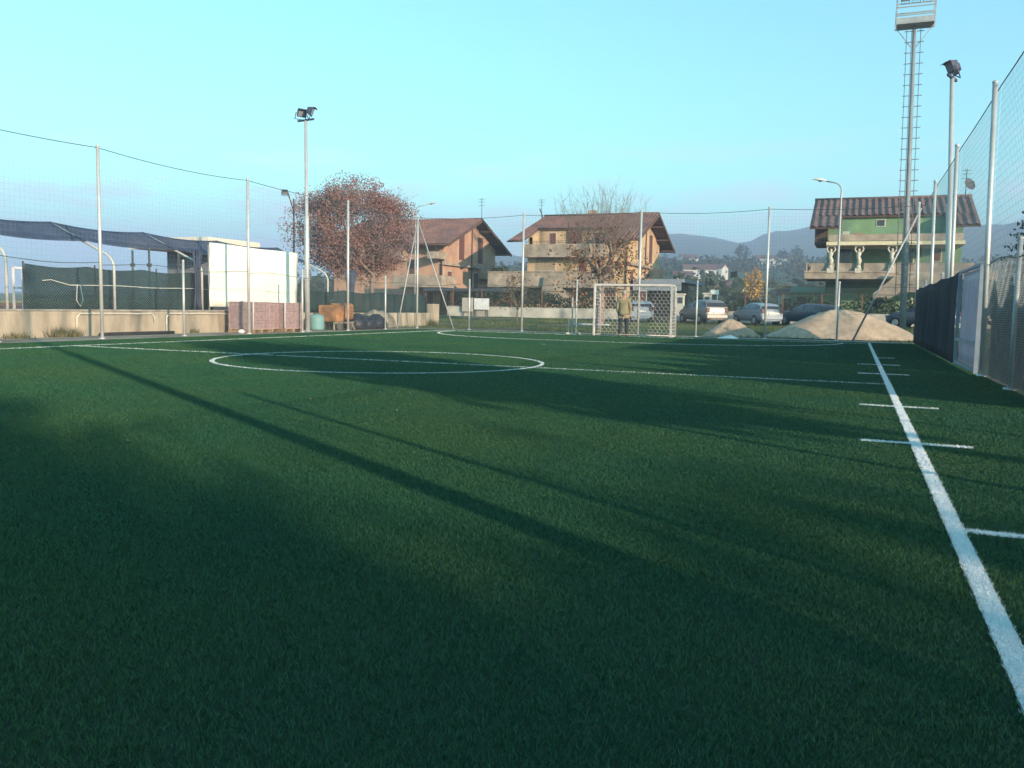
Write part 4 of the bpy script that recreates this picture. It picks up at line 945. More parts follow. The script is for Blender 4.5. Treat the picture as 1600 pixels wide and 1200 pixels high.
car(carx(1182), CY, R(-34), whitep, 'pale hatchback parked between silver car and big sand pile', 'hatch', 3.75, 1.58, 1.36)
car(carx(1264), CY+.4, R(-40), bluep, 'dark blue estate car half hidden by the big sand pile', 'wagon', 4.2, 1.62, 1.36)
car(onY(1425, 500, 54.3).x+.5, 54.3, R(-62), greyp, 'dark grey car behind the tall mast', 'hatch')

# ------------------------------------------------------------------ houses
orange = mat('orange pink render', (.45, .27, .19), .9, .14, 1.3, col2=(.37, .23, .175), mixscale=.5)
ochre = mat('ochre render', (.50, .35, .21), .9, .14, 1.3, col2=(.42, .30, .20), mixscale=.5)
green_w = mat('green render', (.165, .265, .145), .9, .16, 1.3, col2=(.12, .215, .155), mixscale=.5)
parap = mat('grey beige concrete parapet', (.37, .295, .235), .9, .2, 2, col2=(.23, .19, .16), mixscale=.9)
shutter = mat('brown shutters', (.13, .055, .045), .7, .15, 8, stretch=(1, 1, 10))
soffit = mat('dark wood soffit', (.10, .06, .05), .8, .2, 5)
def tiled_slope(mb, pts, t=.10, wave=.28):
    """roof slope panel from 4 corners (eave a->b, ridge d<-c) with tile ribs"""
    a, b, c, d = [Vector(p) for p in pts]; n = max(2, int((b-a).length/wave)); up_ = (b-a).cross(d-a).normalized()
    if up_.z < 0: up_ = -up_
    V = []
    for i in range(n*2+1):
        f = i/(n*2); h = .09 if i % 2 else 0
        V += [a.lerp(b, f)+up_*h, d.lerp(c, f)+up_*h]
    mb.add(V, [(2*i, 2*i+2, 2*i+3, 2*i+1) for i in range(n*2)], 0)
    mb.prism([a-up_*.02, b-up_*.02, c-up_*.02, d-up_*.02], -up_*t, 1)
def window(parent, x0, x1, z0, z1, y, m_=shutter, axis='y', name='window', leafs=2):
    fr = MB(); d = .05
    if axis == 'y':
        fr.box(x0-.06, x1+.06, y-.03, y+.02, z0-.06, z1+.06); f = fr.build(name, mat('pale window frame', (.48, .42, .36), .8), parent)
        mb = MB(); k = (x1-x0)/leafs
        for i in range(leafs): mb.box(x0+k*i+.015, x0+k*(i+1)-.015, y-.06, y-.032, z0, z1)
    else:
        fr.box(y-.02, y+.03, x0-.06, x1+.06, z0-.06, z1+.06); f = fr.build(name, mat('pale window frame', (.48, .42, .36), .8), parent)
        mb = MB(); k = (x1-x0)/leafs
        for i in range(leafs): mb.box(y+.032, y+.06, x0+k*i+.015, x0+k*(i+1)-.015, z0, z1)
    mb.build('shutter' if m_ is shutter else 'pane', m_, f)
def antenna(parent, x, y, z, h, dish=False):
    mb = MB(); mb.tube([(x, y, z-.3), (x, y, z+h)], .025, 6)
    for k, w_ in ((.95, .5), (.82, .7), (.66, .4)):
        mb.bar((x-.1, y-w_/2, z+h*k), (x-.1, y+w_/2, z+h*k), .02); mb.bar((x-.35, y, z+h*k), (x+.35, y, z+h*k), .02)
    mb.build('aerial', steel_dark, parent)
    if dish:
        mb = MB(); c = Vector((x+.15, y-.15, z+h*.42)); pr = [(0, 0), (.2, .02), (.36, .07), (.42, .11)]
        ax = Vector((.55, -.75, .35)).normalized(); u_ = ax.orthogonal().normalized(); w_ = ax.cross(u_); V = []
        for r_, z_ in pr:
            for k in range(14): a = 2*math.pi*k/14; V.append(c+ax*z_+(u_*math.cos(a)+w_*math.sin(a))*r_)
        mb.add(V, [(i*14+k, i*14+(k+1) % 14, (i+1)*14+(k+1) % 14, (i+1)*14+k) for i in range(3) for k in range(14)], 0, True)
        mb.bar(c-u_*.3, c+ax*.5, .03); mb.build('satellite_dish', mat('dark dish', (.08, .08, .09), .6), parent)

def chalet(name, label, xr, length, yridge, wall_m, zr, ze, notch, seed, left_bare=False):
    """two storey chalet: ridge along X, right gable at xr, front slope towards -Y with a recessed terrace"""
    half = 7.0; g = gz(xr, 63); xl_ = xr-length; yf, yb = yridge-half, yridge+half; sl_ = (zr-ze)/half
    t = thing(name, ((xl_+xr)/2, yridge, g), label, 'house', 'chalet houses across the street')
    rz = lambda y: zr-abs(y-yridge)*sl_
    wx0, wx1, wy0, wy1 = xl_+1.0, xr-1.1, yf+1.4, yb-1.4
    # roof: front slope with notch
    rb = MB(); n0, n1, nz = notch; ny = yridge-(zr-nz)/sl_
    tiled_slope(rb, [(xl_-.2, yf, ze), (n0, yf, ze), (n0, ny, nz), (xl_+.05, ny, nz)])
    tiled_slope(rb, [(n1, yf, ze), (xr, yf, ze), (xr, ny, nz), (n1, ny, nz)])
    tiled_slope(rb, [(xl_+.05, ny, nz), (xr, ny, nz), (xr, yridge, zr), (xl_+.4, yridge, zr)])
    tiled_slope(rb, [(xr, yb, ze), (xl_-.2, yb, ze), (xl_+.4, yridge, zr), (xr, yridge, zr)])
    rb.tube([(xl_+.35, yridge, zr+.03), (xr+.02, yridge, zr+.03)], .12, 8, 0)
    roof = rb.build('roof', [tile, soffit], t)
    mb = MB()    # barge boards
    for y0_, y1_ in ((yf, yridge), (yb, yridge)): mb.bar((xr+.03, y0_, ze-.10), (xr+.03, y1_, zr-.10), .06, .24)
    for f in (.25, .6, .9):
        for s in (-1, 1): y_ = yridge+s*half*f; mb.bar((xr-1.1, y_, rz(y_)-.24), (xr-.02, y_, rz(y_)-.24), .14, .18)
    mb.build('barge_board', soffit, roof)
    mb = MB(); cxh = xl_+length*.42; mb.cbox(cxh-.35, cxh+.35, yridge+.8, yridge+1.5, zr-1.0, zr+.55, .03); 
    if seed == 2: mb.build('chimney', parap, roof)
    # walls
    mb = MB(); zw = lambda y: rz(y)-.16
    mb.prism([(wx1, wy0, g-.3), (wx1, wy1, g-.3), (wx1, wy1, zw(wy1)), (wx1, yridge, zw(yridge)), (wx1, wy0, zw(wy0))], (-.3, 0, 0))
    mb.prism([(wx0, wy0, g-.3), (wx0, wy1, g-.3), (wx0, wy1, zw(wy1)), (wx0, yridge, zw(yridge)), (wx0, wy0, zw(wy0))], (.3, 0, 0))
    zt = zw(wy0)
    zfl = ze-1.05          # upper terrace floor
    mb.box(wx0+.3, wx1-.3, wy0, wy0+.3, g-.3, zfl); mb.box(wx0+.3, n0, wy0, wy0+.3, zfl, zt); mb.box(n1, wx1-.3, wy0, wy0+.3, zfl, zt)
    mb.box(wx0+.3, wx1-.3, wy1-.3, wy1, g-.3, zw(wy1))
    mb.box(n0-.2, n1+.2, ny+.25, ny+.5, zfl, nz-.02); mb.box(n0-.2, n0, wy0+.3, ny+.25, zfl, rz(wy0)-.2); mb.box(n1, n1+.2, wy0+.3, ny+.25, zfl, rz(wy0)-.2)
    mb.build('wall', wall_m, t)
    mb = MB(); mb.box(n0, n1, wy0-.9, ny+.25, zfl-.18, zfl-.002); mb.box(n0, n1, wy0-1.05, wy0-.9, zfl-.25, zfl+.78); mb.box(n0-.15, n0, wy0-1.05, wy0, zfl-.25, zfl+.78); mb.box(n1, n1+.15, wy0-1.05, wy0, zfl-.25, zfl+.78); mb.build('balcony', parap, t)
    mb = MB(); mb.tube([(xl_-.2, yf-.08, ze-.06), (n0, yf-.08, ze-.06)], .07, 8); mb.build('gutter', wood_dark, roof)
    mb = MB(); mb.tube([(n1, yf-.08, ze-.06), (xr, yf-.08, ze-.06)], .07, 8); mb.build('gutter', wood_dark, roof)
    mb = MB(); mb.tube([(xr-1.25, yf-.05, ze-.1), (xr-1.2, wy0-.08, ze-.9), (xr-1.2, wy0-.08, g)], .05, 6); mb.build('downpipe', wood_dark, t)
    mb = MB(); zz = zfl+.78
    for z_ in (.12, .24): mb.bar((n0, wy0-.97, zz+z_), (n1, wy0-.97, zz+z_), .03)
    kk = n0+.1
    while kk < n1: mb.bar((kk, wy0-.97, zz-.01), (kk, wy0-.97, zz+.24), .025); kk += .9
    mb.build('handrail', steel_dark, t)
    # dormer openings
    k = (n1-n0); 
    for f0, f1 in ((.40, .58),): mb = MB(); mb.box(n0+k*f0, n0+k*f1, ny+.1, ny+.245, zfl, nz-.1); mb.build('terrace_door', shutter, t)
    window(t, n0+k*.16, n0+k*.24, zfl+.1, nz-.35, ny+.25, leafs=1)
    if seed == 2: window(t, n0+k*.72, n0+k*.86, zfl+.1, nz-.35, ny+.25)
    # gable openings and slab band
    zb = g+4.05-g*.0
    mb = MB(); mb.box(wx1+.002, wx1+.30, wy0-.2, wy1, zb, zb+.22); mb.box(wx1+.002, wx1+1.3, yridge+1.5, wy1, zb-.9, zb-.02); mb.build('gable_slab', parap, t)
    for (ya, yb_, z0_, z1_) in ((yridge-2.6, yridge-1.5, zb+.6, zb+2.9), (yridge+1.4, yridge+2.5, zb+.5, zb+2.9), (yridge-4.8, yridge-4.0, zb-2.5, zb-.5), (yridge+.6, yridge+1.5, zb-2.3, zb-.4)):
        window(t, ya, yb_, z0_, z1_, wx1, axis='x', leafs=2)
    mb = MB(); mb.tube([(wx1+.06, yridge+.1, g), (wx1+.06, yridge+.1, rz(yridge)-.4)], .05, 6); mb.build('drainpipe', wood_dark, t)
    return t, g, wx0, wx1, wy0, wy1, zfl
# middle house (ochre)
aR = onY(1030, 334, 70.4); aF = onY(795, 376, 63.4)
nA = onY(829, 358, 65); nB = onY(952, 358, 65)
H2 = chalet('chalet_house', 'ochre house with brown gabled roof behind the goal and bare tree', aR.x, aR.x-aF.x-.1, 70.4, ochre, aR.z, aF.z, (nA.x, nB.x, onY(850, 357, 66.3).z), 2)
t, g, wx0, wx1, wy0, wy1, zfl = H2
a = onY(763, 425, 61.6); b = onY(850, 449, 61.6)
mb = MB(); mb.box(a.x, -16.8, 61.5, 61.66, b.z, a.z); mb.box(a.x, a.x+.16, 61.66, 66, b.z, a.z); mb.box(a.x+.16, -16.8, 61.66, wy0-.005, b.z, b.z+.2); mb.box(a.x-.05, -16.75, 61.45, 61.72, a.z+.002, a.z+.06); mb.build('balcony', parap, t)
c0 = onY(850, 432, 61.2); c1 = onY(893, 462, 60.9)
mb = MB(); mb.prism([(c0.x, 61.2, c0.z), (c1.x, 61.2, c1.z), (c1.x, 61.2, c1.z-1.1), (c0.x-.2, 61.2, c0.z-1.2)], (0, .15, 0)); 
for k in range(12): f = k/12; mb.box(c0.x+(c1.x-c0.x)*f, c0.x+(c1.x-c0.x)*(f+.09), 61.36, 62.4, c0.z-1.15+(c1.z-c0.z)*f-.12, c0.z-1.1+(c1.z-c0.z)*f)
mb.build('staircase', parap, t)
window(t, onY(838, 420, wy0).x, onY(868, 420, wy0).x, onY(850, 424, wy0).z+.1, onY(850, 402, wy0).z, wy0, mat('beige roller shutter', (.30, .24, .17), .8, .1, 4, stretch=(1, 1, 12)))
mb = MB(); mb.box(onY(870, 405, wy0-.9).x, onY(940, 405, wy0-.9).x, wy0-.95, wy0-.03, onY(850, 403, wy0).z, onY(850, 402, wy0).z+.06); mb.build('awning', mat('faded awning', (.30, .19, .13), .9), t)
for u0, u1, v0, v1 in ((905, 918, 402, 424), (948, 962, 455, 478), (1000, 1010, 455, 478)):
    window(t, onY(u0, v0, wy0).x, onY(u1, v0, wy0).x, onY(u0, v1, wy0).z, onY(u0, v0, wy0).z, wy0)
# flat grey roofed porch on the right side
a = onY(1012, 436, 66); mb = MB(); mb.box(wx1+.32, wx1+4.2, 65.5, 75, a.z-.25, a.z); mb.box(wx1+.32, wx1+4.1, 65.4, 65.5, a.z-.9, a.z-.26); mb.build('porch_roof', mat('blue grey roof sheet', (.22, .25, .30), .7), t)
mb = MB(); mb.box(wx1+.5, wx1+4, 69, 69.2, g-.1, a.z-.26); mb.build('porch_wall', steel_dark, t)
antenna(t, onY(843, 330, 70.4).x+.2, 70.4, aR.z, 1.5)
mb = MB(); p = onY(849, 326, 71); mb.bar((p.x, 71, aR.z-.1), (p.x-.3, 70.9, aR.z+.75), .10); mb.build('flue', steel_dark, t)
# left house (orange pink)
bR = onY(754, 343, 70.4); bF = onY(690, 385, 63.4)
H1 = chalet('chalet_house', 'orange pink gabled house half hidden by the red tree', bR.x, 13.0, 70.4, orange, bR.z, onY(800, 398, 77.4).z, (bR.x-9.8, bR.x-4.6, onY(700, 365, 66.0).z), 1)
t, g, wx0, wx1, wy0, wy1, zfl = H1
a = onY(612, 430, 62); b = onY(690, 449, 62)
mb = MB(); mb.box(a.x, b.x, 61.95, 62.1, b.z, a.z); mb.box(a.x, b.x, 62.1, wy0-.005, b.z, b.z+.18); mb.box(b.x-.15, b.x, 62.1, wy0-.005, b.z+.18, a.z); mb.build('balcony', parap, t)
c = onY(672, 392, 63); mb = MB(); mb.box(onY(668, 400, 63).x, onY(684, 400, 63).x, 62.9, wy0-.01, onY(670, 404, 63).z, onY(670, 393, 63).z); mb.build('ledge', parap, t)
for u0, u1, v0, v1 in ((687, 692, 412, 432), (640, 650, 405, 428), (664, 677, 457, 476)):
    window(t, onY(u0, v0, wy0).x, onY(u1, v0, wy0).x, onY(u0, v1, wy0).z, onY(u0, v0, wy0).z, wy0)
antenna(t, onY(756, 330, 70.4).x-.2, 70.4, bR.z, 1.9)
# carport between the two houses
a = onY(664, 449, 60.5); b = onY(787, 457, 60.5)
t = thing('carport', ((a.x+b.x)/2, 61, gz(0, 61)), 'dark flat carport roof joining the orange house and the ochre house', 'carport')
mb = MB(); mb.box(a.x, b.x, 60.2, 64.3, a.z-.28, a.z-.05); mb.build('roof', mat('dark blue roofing', (.045, .06, .085), .8), t)
for f in (.02, .35, .68, .98): x_ = a.x+(b.x-a.x)*f; mb = MB(); mb.bar((x_, 60.4, gz(0, 60)-.1), (x_, 60.4, a.z-.28), .14); mb.build('post', wood_dark, t)
mb = MB(); mb.box(a.x+.1, b.x-.1, 64.2, 64.3, gz(0, 63)-.1, a.z-.29); mb.build('back_wall', mat('dim wall', (.16, .11, .08), .9), t)
tt = onY(795, 420, 66)
hedge(onY(765, 424, 63).x, onY(790, 424, 63).x, 63.4, .55, onY(770, 425, 63).z-.1, 'planter greenery on the ochre house terrace edge', lf_grn, .5, 160, 'planter_hedge')

# green house
YF3, YR3, YB3 = 61.0, 67.0, 73.0
eL = onY(1264, 356, YF3); eR = onY(1536, 350, YF3); rL = onY(1275, 313, YR3); rR = onY(1516, 307, YR3)
zr3, ze3 = (rL.z+rR.z)/2, (eL.z+eR.z)/2
x0_, x1_ = (eL.x+rL.x)/2, (eR.x+rR.x)/2
G3 = thing('green_house', ((x0_+x1_)/2, YR3, gz(0, 62)), 'green three storey house with stacked balconies behind the mast', 'house'); g = gz(0, 63)
nzv = onY(1330, 337, 63.2); nx0 = onY(1316, 340, 62).x; nx1 = onY(1478, 340, 62).x
sl3 = (zr3-ze3)/(YR3-YF3); nY = YR3-(zr3-nzv.z)/sl3; nz = nzv.z
rb = MB()
tiled_slope(rb, [(x0_, YF3, ze3), (nx0, YF3, ze3), (nx0, nY, nz), (x0_, nY, nz)], .12, .42)
tiled_slope(rb, [(nx1, YF3, ze3), (x1_, YF3, ze3), (x1_, nY, nz), (nx1, nY, nz)], .12, .42)
tiled_slope(rb, [(x0_, nY, nz), (x1_, nY, nz), (x1_, YR3, zr3), (x0_, YR3, zr3)], .12, .42)
tiled_slope(rb, [(x1_, YB3, ze3), (x0_, YB3, ze3), (x0_, YR3, zr3), (x1_, YR3, zr3)], .12, .42)
rb.tube([(x0_-.02, YR3, zr3+.03), (x1_+.02, YR3, zr3+.03)], .12, 8, 0)
rf3 = rb.build('roof', [mat('dark ribbed roof tiles', (.165, .11, .105), .85, .3, 4, col2=(.11, .08, .08), mixscale=.9), soffit], G3)
WY = 62.9; bx0 = onY(1296, 380, 61.3).x; bx1 = onY(1500, 380, 61.3).x; lx0 = onY(1290, 440, WY).x
def zat(v, u=1360, Y=61.3): return onY(u, v, Y).z
wallx1 = onY(1502, 400, WY).x
mb = MB(); zwt = lambda y: zr3-abs(y-YR3)*sl3-.2
mb.prism([(wallx1, WY, g-.3), (wallx1, YB3-1, g-.3), (wallx1, YB3-1, zwt(YB3-1)), (wallx1, YR3, zwt(YR3)), (wallx1, WY, zwt(WY))], (-.3, 0, 0))
mb.prism([(lx0, WY, g-.3), (lx0, YB3-1, g-.3), (lx0, YB3-1, zwt(YB3-1)), (lx0, YR3, zwt(YR3)), (lx0, WY, zwt(WY))], (.3, 0, 0))
zUp = zat(379)+.02
mb.box(lx0+.3, wallx1-.3, WY, WY+.3, g-.3, zUp); mb.box(lx0+.3, nx0, WY, WY+.3, zUp, zwt(WY)); mb.box(nx1, wallx1-.3, WY, WY+.3, zUp, zwt(WY))
mb.box(nx0-.2, nx1+.2, nY+.3, nY+.55, zUp, nz-.03); mb.box(lx0+.3, wallx1-.3, YB3-1.3, YB3-1, g-.3, zwt(YB3-1))
mb.build('wall', green_w, G3)
# upper balcony
mb = MB(); Yb = 59.35
mb.box(bx0, bx1, Yb, Yb+.15, zat(383, Y=Yb)+.28, zat(366, Y=Yb)); mb.box(bx0, bx0+.15, Yb+.15, WY-.01, zat(383, Y=Yb)+.28, zat(366, Y=Yb)); mb.build('balcony', parap, G3)
mb = MB(); mb.box(bx0-.12, bx1+.1, Yb-.15, nY+.3, zat(383, Y=Yb), zat(378, Y=Yb)+.03); mb.build('balcony_slab', mat('cream slab edge', (.60, .52, .36), .85, .1, 3), G3)
# lower terrace
Yt = 59.55; tx0 = onY(1259, 420, Yt).x; tx1 = onY(1560, 420, Yt).x
mb = MB(); mb.box(tx0-.05, tx1, Yt-.14, Yt+.16, zat(436, Y=Yt), zat(425, Y=Yt)); mb.box(tx0-.1, tx1, Yt-.2, Yt-.142, zat(426, Y=Yt), zat(423.5, Y=Yt)); mb.box(tx0, tx0+.16, Yt+.16, WY, zat(436, Y=Yt), zat(410, Y=Yt))
mb.box(tx0, tx1, Yt+.16, WY-.005, zat(437, Y=Yt)-.02, zat(433, Y=Yt))
k = tx0+.3
while k < tx1-1.7: mb.box(k, k+1.45, Yt+.02, Yt+.14, zat(424, Y=Yt)+.002, zat(411, Y=Yt)); k += 1.62
mb.build('terrace', parap, G3)
# figure shaped columns carrying the upper balcony
colm = mat('white cast stone', (.50, .45, .39), .8, .12, 6)
for u in (1298, 1342, 1394):
    xk = onY(u, 400, Yb).x; zb_ = zat(419, Y=Yb); zt_ = zat(383, Y=Yb)-.003; h = zt_-zb_; y_ = Yb+.12
    mb = MB(); mb.box(xk-.2, xk+.2, y_-.14, Yt-.01, zb_-.3, zb_); mb.tube([(xk, y_, zb_), (xk, y_, zb_+h*.12)], [.17, .14], 10); mb.tube([(xk-.02, y_, zb_+h*.12), (xk+.05, y_, zb_+h*.33), (xk-.03, y_, zb_+h*.5), (xk, y_, zb_+h*.66), (xk, y_, zb_+h*.74)], [.12, .15, .12, .16, .07], 10)
    mb.lathe((xk, y_, zb_+h*.80), [(0, -.1), (.075, -.06), (.09, 0), (.06, .08), (0, .1)], 10)
    for s in (-1, 1): mb.tube([(xk+s*.1, y_, zb_+h*.66), (xk+s*.26, y_, zb_+h*.82), (xk+s*.20, y_, zt_-.05)], [.06, .055, .05], 8)
    mb.box(xk-.32, xk+.32, y_-.14, y_+.14, zt_-.06, zt_); mb.build('column', colm, G3)
mb = MB(); xk = onY(1425, 460, 61).x; mb.tube([(xk, 61.2, g), (xk, 61.2, g+.9), (xk, 61.2, g+1.5)], [.18, .14, .10], 10); mb.lathe((xk, 61.2, g+1.62), [(0, -.12), (.1, 0), (0, .14)], 10); mb.build('statue', colm, G3)
# openings
window(G3, onY(1371, 345, nY).x, onY(1383, 345, nY).x, onY(1371, 353, nY+.3).z, onY(1371, 344, nY+.3).z, nY+.3, glass_dk, leafs=1)
window(G3, onY(1423, 345, nY).x, onY(1436, 345, nY).x, zUp, onY(1423, 340, nY+.3).z-.05, nY+.3)
window(G3, onY(1420, 400, WY).x, onY(1427, 400, WY).x, zat(411, Y=WY), zat(385, Y=WY), WY, glass_dk, leafs=1)
window(G3, onY(1307, 400, WY).x, onY(1330, 400, WY).x, zat(415, Y=WY), zat(388, Y=WY), WY, glass_dk)
window(G3, onY(1455, 400, WY).x, onY(1470, 400, WY).x, zat(408, Y=WY), zat(388, Y=WY), WY)
# staircase rising to the right from the garden to the terrace
c0 = onY(1364, 462, 58.6); c1 = onY(1408, 424, 58.6)
mb = MB(); mb.prism([(c0.x, 58.6, c0.z-.75), (c1.x, 58.6, c1.z-1.3), (c1.x, 58.6, c1.z), (c0.x, 58.6, c0.z+.15)], (0, .14, 0))
for k in range(12): f = k/12; zz = c0.z-.7+(c1.z-1.25-c0.z+.7)*f; mb.box(c0.x+(c1.x-c0.x)*f, c0.x+(c1.x-c0.x)*(f+.09), 58.75, 59.35, zz-.05, zz+.12)
mb.box(c1.x, c1.x+2.5, 58.6, 58.74, c1.z-1.3, c1.z-.02); mb.build('staircase', parap, G3)
# dark timber side bay under the left eave, flue pipes and things on the balcony
mb = MB(); a = onY(1274, 360, 62.5); b = onY(1292, 382, 62.5); mb.box(a.x, lx0-.01, 62.2, 66, b.z, a.z+.1); mb.build('side_bay', wood_dark, G3)
a = onY(1341, 360, 61.2); mb = MB(); mb.cbox(a.x-.25, a.x+.30, 61.15, 61.5, zat(366, Y=Yb)-.2, zat(361, Y=Yb), .03); mb.build('red_cushion', mat('red cloth', (.5, .05, .06), .8), G3)
a = onY(1322, 360, 61.2); mb = MB(); mb.cbox(a.x-.22, a.x+.22, 61.15, 61.5, zat(366, Y=Yb)-.2, zat(357, Y=Yb), .02); mb.build('white_crate', whitew, G3)
antenna(G3, rR.x-.35, YR3-.5, zr3-.1, 1.9, True)
hedge(onY(1355, 455, 58.1).x, onY(1400, 455, 58.1).x, 58.0, 1.5, g, 'bush climbing at the foot of the green house stairs', lf_grn, .7, 420, 'bush')
hedge(onY(1262, 410, 60).x, onY(1312, 410, 60).x, 60.0, .45, zat(424, Y=60)-.2, 'potted plants along the left end of the green house terrace', lf_org, .5, 130, 'potted_plants')
a = onY(1177, 446, 105); 
broad_tree('yellow_tree', (a.x, 105, .4), (a.x, 105, 2.4), (a.x, 105, a.z), (1.05, .95, 1.9), 'small bright yellow autumn tree beyond the street hedge', None, lf_yel, 1100, .20, .14, 7, 40, .3, bark, .015, .35, .55)
# low garden buildings between ochre house and green house
def annex(u0, u1, v0, v1, Y, wm, rm, label):
    a = onY(u0, v0, Y); b = onY(u1, v1, Y); t = thing('outbuilding', ((a.x+b.x)/2, Y+1, gz(0, Y)), label, 'outbuilding', 'low outbuildings across the street')
    mb = MB(); mb.box(a.x, b.x, Y, Y+2.5, gz(0, Y)-.2, a.z); mb.build('wall', wm, t)
    mb = MB(); mb.prism([(a.x-.2, Y-.25, a.z), (a.x-.2, Y+2.7, a.z), (a.x-.2, Y+1.2, a.z+.45)], (b.x-a.x+.4, 0, 0)); mb.build('roof', rm, t)
    mb = MB(); mb.box(a.x+.3, min(a.x+1.2, b.x-.1), Y-.03, Y-.003, gz(0, Y)+.1, a.z-.3); mb.build('door', wood_dark, t)
annex(1216, 1237, 460, 490, 66, whitew, tile, 'small pale outbuilding just right of the yellow tree')
annex(1239, 1296, 457, 490, 64.5, green_w, mat('green roof sheet', (.16, .25, .17), .8), 'low green outbuilding at the left foot of the green house')

# ------------------------------------------------------------------ right side beyond the fence
def hedge_y(x, y0, y1, h, label):
    n = int((y1-y0)*170); t = thing('tall_hedge', (x, (y0+y1)/2, 0), label, 'hedge', 'hedges')
    P = np.stack([x+(RNG.random(n)-.5)*1.2, y0+(y1-y0)*RNG.random(n), h*RNG.random(n)**.8], 1); P[:, 2] *= 1+.12*np.sin(P[:, 1]*1.3)
    quads('foliage', leaves(P, .22), lf_grn, t)
    mb = MB(); k = y0
    while k < y1: limb(mb, (x, k, -.1), (x+random.uniform(-.2, .2), k, h*.7), .04, .01, .1, 3, 4); k += .8
    mb.build('stems', bark, t, fix=False)
hedge_y(5.4, 22, 30.5, 2.2, 'tall dark hedge seen through the mesh right of the pitch')
p = onY(1600, 400, 46); cx_ = p.x+.7
t = thing('cedar_tree', (cx_, 46, .1), 'dark conifer with drooping branches at the right edge', 'tree')
tk = MB(); limb(tk, (cx_, 46, 0), (cx_+.1, 46, 6.4), .2, .03, .02, 6, 10); P = []
for i in range(46):
    z = .8+5.4*i/46; a = i*2.4; Lb = (2.6-(z/6.6)*2.2)*random.uniform(.8, 1.1); e = Vector((cx_+Lb*math.cos(a), 46+Lb*math.sin(a), z+.25-.18*Lb)); pts = limb(tk, (cx_, 46, z), e, .035, .01, .06, 4, 4)
    for q_ in pts[1:]:
        for k in range(26): P.append(tuple(q_+Vector((random.gauss(0, .20), random.gauss(0, .20), random.gauss(-.02, .07)))))
tk.build('trunk', bark, t, fix=False); quads('crown', leaves(np.array(P), .14), lf_con, t)

# ------------------------------------------------------------------ tree beside the photographer, and an added hedge shaped to shade the near turf
def shade_tree(x, y, h, r_, zlo, label):
    zc = (zlo+h)/2; return broad_tree('broadleaf_tree', (x, y, 0), (x, y, zlo+.3), (x, y, zc), (r_, r_, (h-zlo)/2), label, 'trees on the car park side', lf_grn, int(2600*r_*r_**.3), .30, .16, 8, 50, .2, bark, .014, .35, .4)
shade_tree(10.5, 1.0, 6.2, 1.6, 3.0, 'small green broadleaf tree beyond the right fence, level with the photographer')
def added_shade_hedge():  # added out of view; its height profile sets where the foreground shade ends
    t = thing('tall_hedge', (20, -15, 0), 'added unseen hedge behind the photographer, shaped to shade the near turf', 'hedge', 'hedges')
    n = 80000; Y = -6.3-20*RNG.random(n); X = 20+(RNG.random(n)-.5)*2.2; H = np.interp(-Y, [6.3, 7.3, 9.0, 10.1, 11.0, 12.0, 12.6, 13.6, 16, 26], [3.7, 4.15, 4.25, 4.3, 4.7, 5.4, 6.3, 7.4, 8.6, 9.8])
    f = RNG.random(n); f = np.where(RNG.random(n) < .88, f, .9+np.abs(RNG.normal(0, .13, n))); Z = f*H*(1+.025*np.sin(Y*2.1)+.02*np.sin(Y*5.3+X))
    quads('foliage', leaves(np.stack([X, Y, Z], 1), .26), lf_grn, t)
    mb = MB(); k = -7.0
    while k > -26: limb(mb, (20, k, -.1), (20+random.uniform(-.3, .3), k, 3.6), .08, .02, .1, 4, 5); k -= 1.1
    mb.build('stems', bark, t, fix=False)
added_shade_hedge()

# ------------------------------------------------------------------ far hillside: woods, village houses, trees
def ter(a, d): return Vector((d*math.sin(R(a)), d*math.cos(R(a)), hz(a, d)))
def build_woods():
    P = []; S = []
    for k in range(6500):
        a = random.uniform(-38, 18); d = random.choice((random.uniform(150, 300), random.uniform(220, 640), random.uniform(400, 700)))
        if vnoise(a*.35, d*.012, 1.7)+random.uniform(-.25, .25) < .02: continue
        b = ter(a, d); s = random.uniform(2.2, 4.6)
        for j in range(16): P.append((b.x+random.gauss(0, s*.5), b.y+random.gauss(0, s*.5), b.z+min(abs(random.gauss(s*.6, s*.45)), s*1.5))); S.append(s*.42)
    V = leaves(np.array(P), 1.0); C = V.mean(1, keepdims=True); V = C+(V-C)*np.array(S)[:, None, None]
    tag(quads('hillside_woods', V, mat('far dark woods', (.030, .048, .022), .9, .5, .05, col2=(.085, .06, .03), mixscale=.03, lo=.55, hi=.68)), 'dark scattered woods on the valley slope', 'woods', kind='stuff')
build_woods()
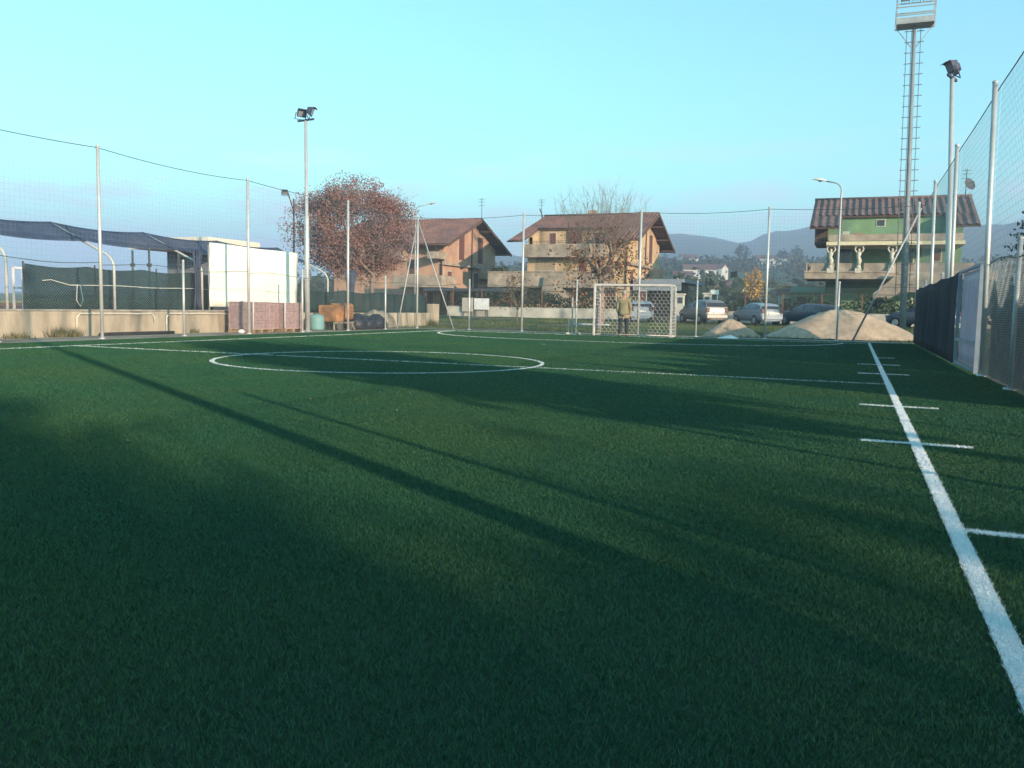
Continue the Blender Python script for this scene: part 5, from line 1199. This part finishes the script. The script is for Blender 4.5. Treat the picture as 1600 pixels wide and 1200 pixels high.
def village_house(u, d, w_, h_, rz, label, wm=None):
    a = math.degrees(math.atan2(ray(u, 430).x, ray(u, 430).y)); b = ter(a, d)
    t = thing('village_house', (0, 0, 0), label, 'house', 'far houses on the slope')
    mb = MB(); mb.prism([(-w_/2, -3, -2), (w_/2, -3, -2), (w_/2, -3, h_), (-w_/2, -3, h_)], (0, 6, 0)); mb.prism([(-w_/2, -3, h_), (-w_/2, 3, h_), (-w_/2, 0, h_+1.6)], (w_, 0, 0)); mb.build('wall', wm or mat('far white render', (.62, .60, .56), .9), t)
    mb = MB()
    for s in (-1, 1): mb.prism([(-w_/2-.4, 3.4*s, h_-.1), (w_/2+.4, 3.4*s, h_-.1), (w_/2+.4, 0, h_+1.75), (-w_/2-.4, 0, h_+1.75)], (0, 0, .25))
    mb.build('roof', tile, t)
    for k in (-.3, .05, .3): mb = MB(); mb.box(w_*k-.5, w_*k+.5, -3.06, -3.003, h_*.35, h_*.75); mb.build('window', glass_dk, t)
    t.location = b; t.rotation_euler = (0, 0, rz)
for u, d, w_, h_, rz, lb in ((1092, 330, 12, 5, .3, 'far white house on the slope above the silver car'), (1116, 350, 9, 4.5, -.3, 'far pale house on the slope right of the white one'), (1054, 260, 10, 5, .1, 'far white house beside the ochre house roof edge'),
    (1110, 190, 8, 4, .4, 'nearer white house among dark trees above the letter boxes'), (1145, 200, 7, 4, -.2, 'nearer small white house left of the yellow tree'), (1195, 480, 10, 5, .2, 'far white house by the tall fence post at mid slope'), (1226, 560, 12, 5, 0, 'highest far white house near the tree line'), (1075, 520, 10, 5, .5, 'far white house near the skyline above the goal')):
    village_house(u, d, w_, h_, rz, lb)
for u, d, s_, lb in ((1158, 520, 7, 'dark round tree on the skyline above the yellow tree'), (1222, 560, 6, 'dark tree on the skyline left of the green house'), (1243, 540, 6.5, 'second dark tree on the skyline beside the green house'), (783, 250, 5, 'dark green tree showing between the two chalet houses')):
    a = math.degrees(math.atan2(ray(u, 430).x, ray(u, 430).y)); b = ter(a, d)
    broad_tree('hillside_tree', b, b+Vector((0, 0, s_*.45)), b+Vector((0, 0, s_*1.1)), (s_*.6, s_*.6, s_*.7), lb, 'trees standing out on the slope', lf_grn, 420, 1.1, .3, 5, 14, .3, bark, .06, .7, .4)
# ------------------------------------------------------------------ haze
hzm = bpy.data.materials.new('valley haze'); hzm.use_nodes = True; ht = hzm.node_tree; ht.nodes.clear()
ho = ht.nodes.new('ShaderNodeOutputMaterial'); hv = ht.nodes.new('ShaderNodeVolumePrincipled'); hv.inputs['Color'].default_value = (.64, .74, 1.0, 1); hv.inputs['Density'].default_value = .00080
ht.links.new(hv.outputs[0], ho.inputs['Volume'])
mb = MB(); mb.box(-2400, 1700, -45, 2260, -4, 205); tag(mb.build('haze', hzm), 'pale blue haze in the valley air', 'haze', kind='stuff')
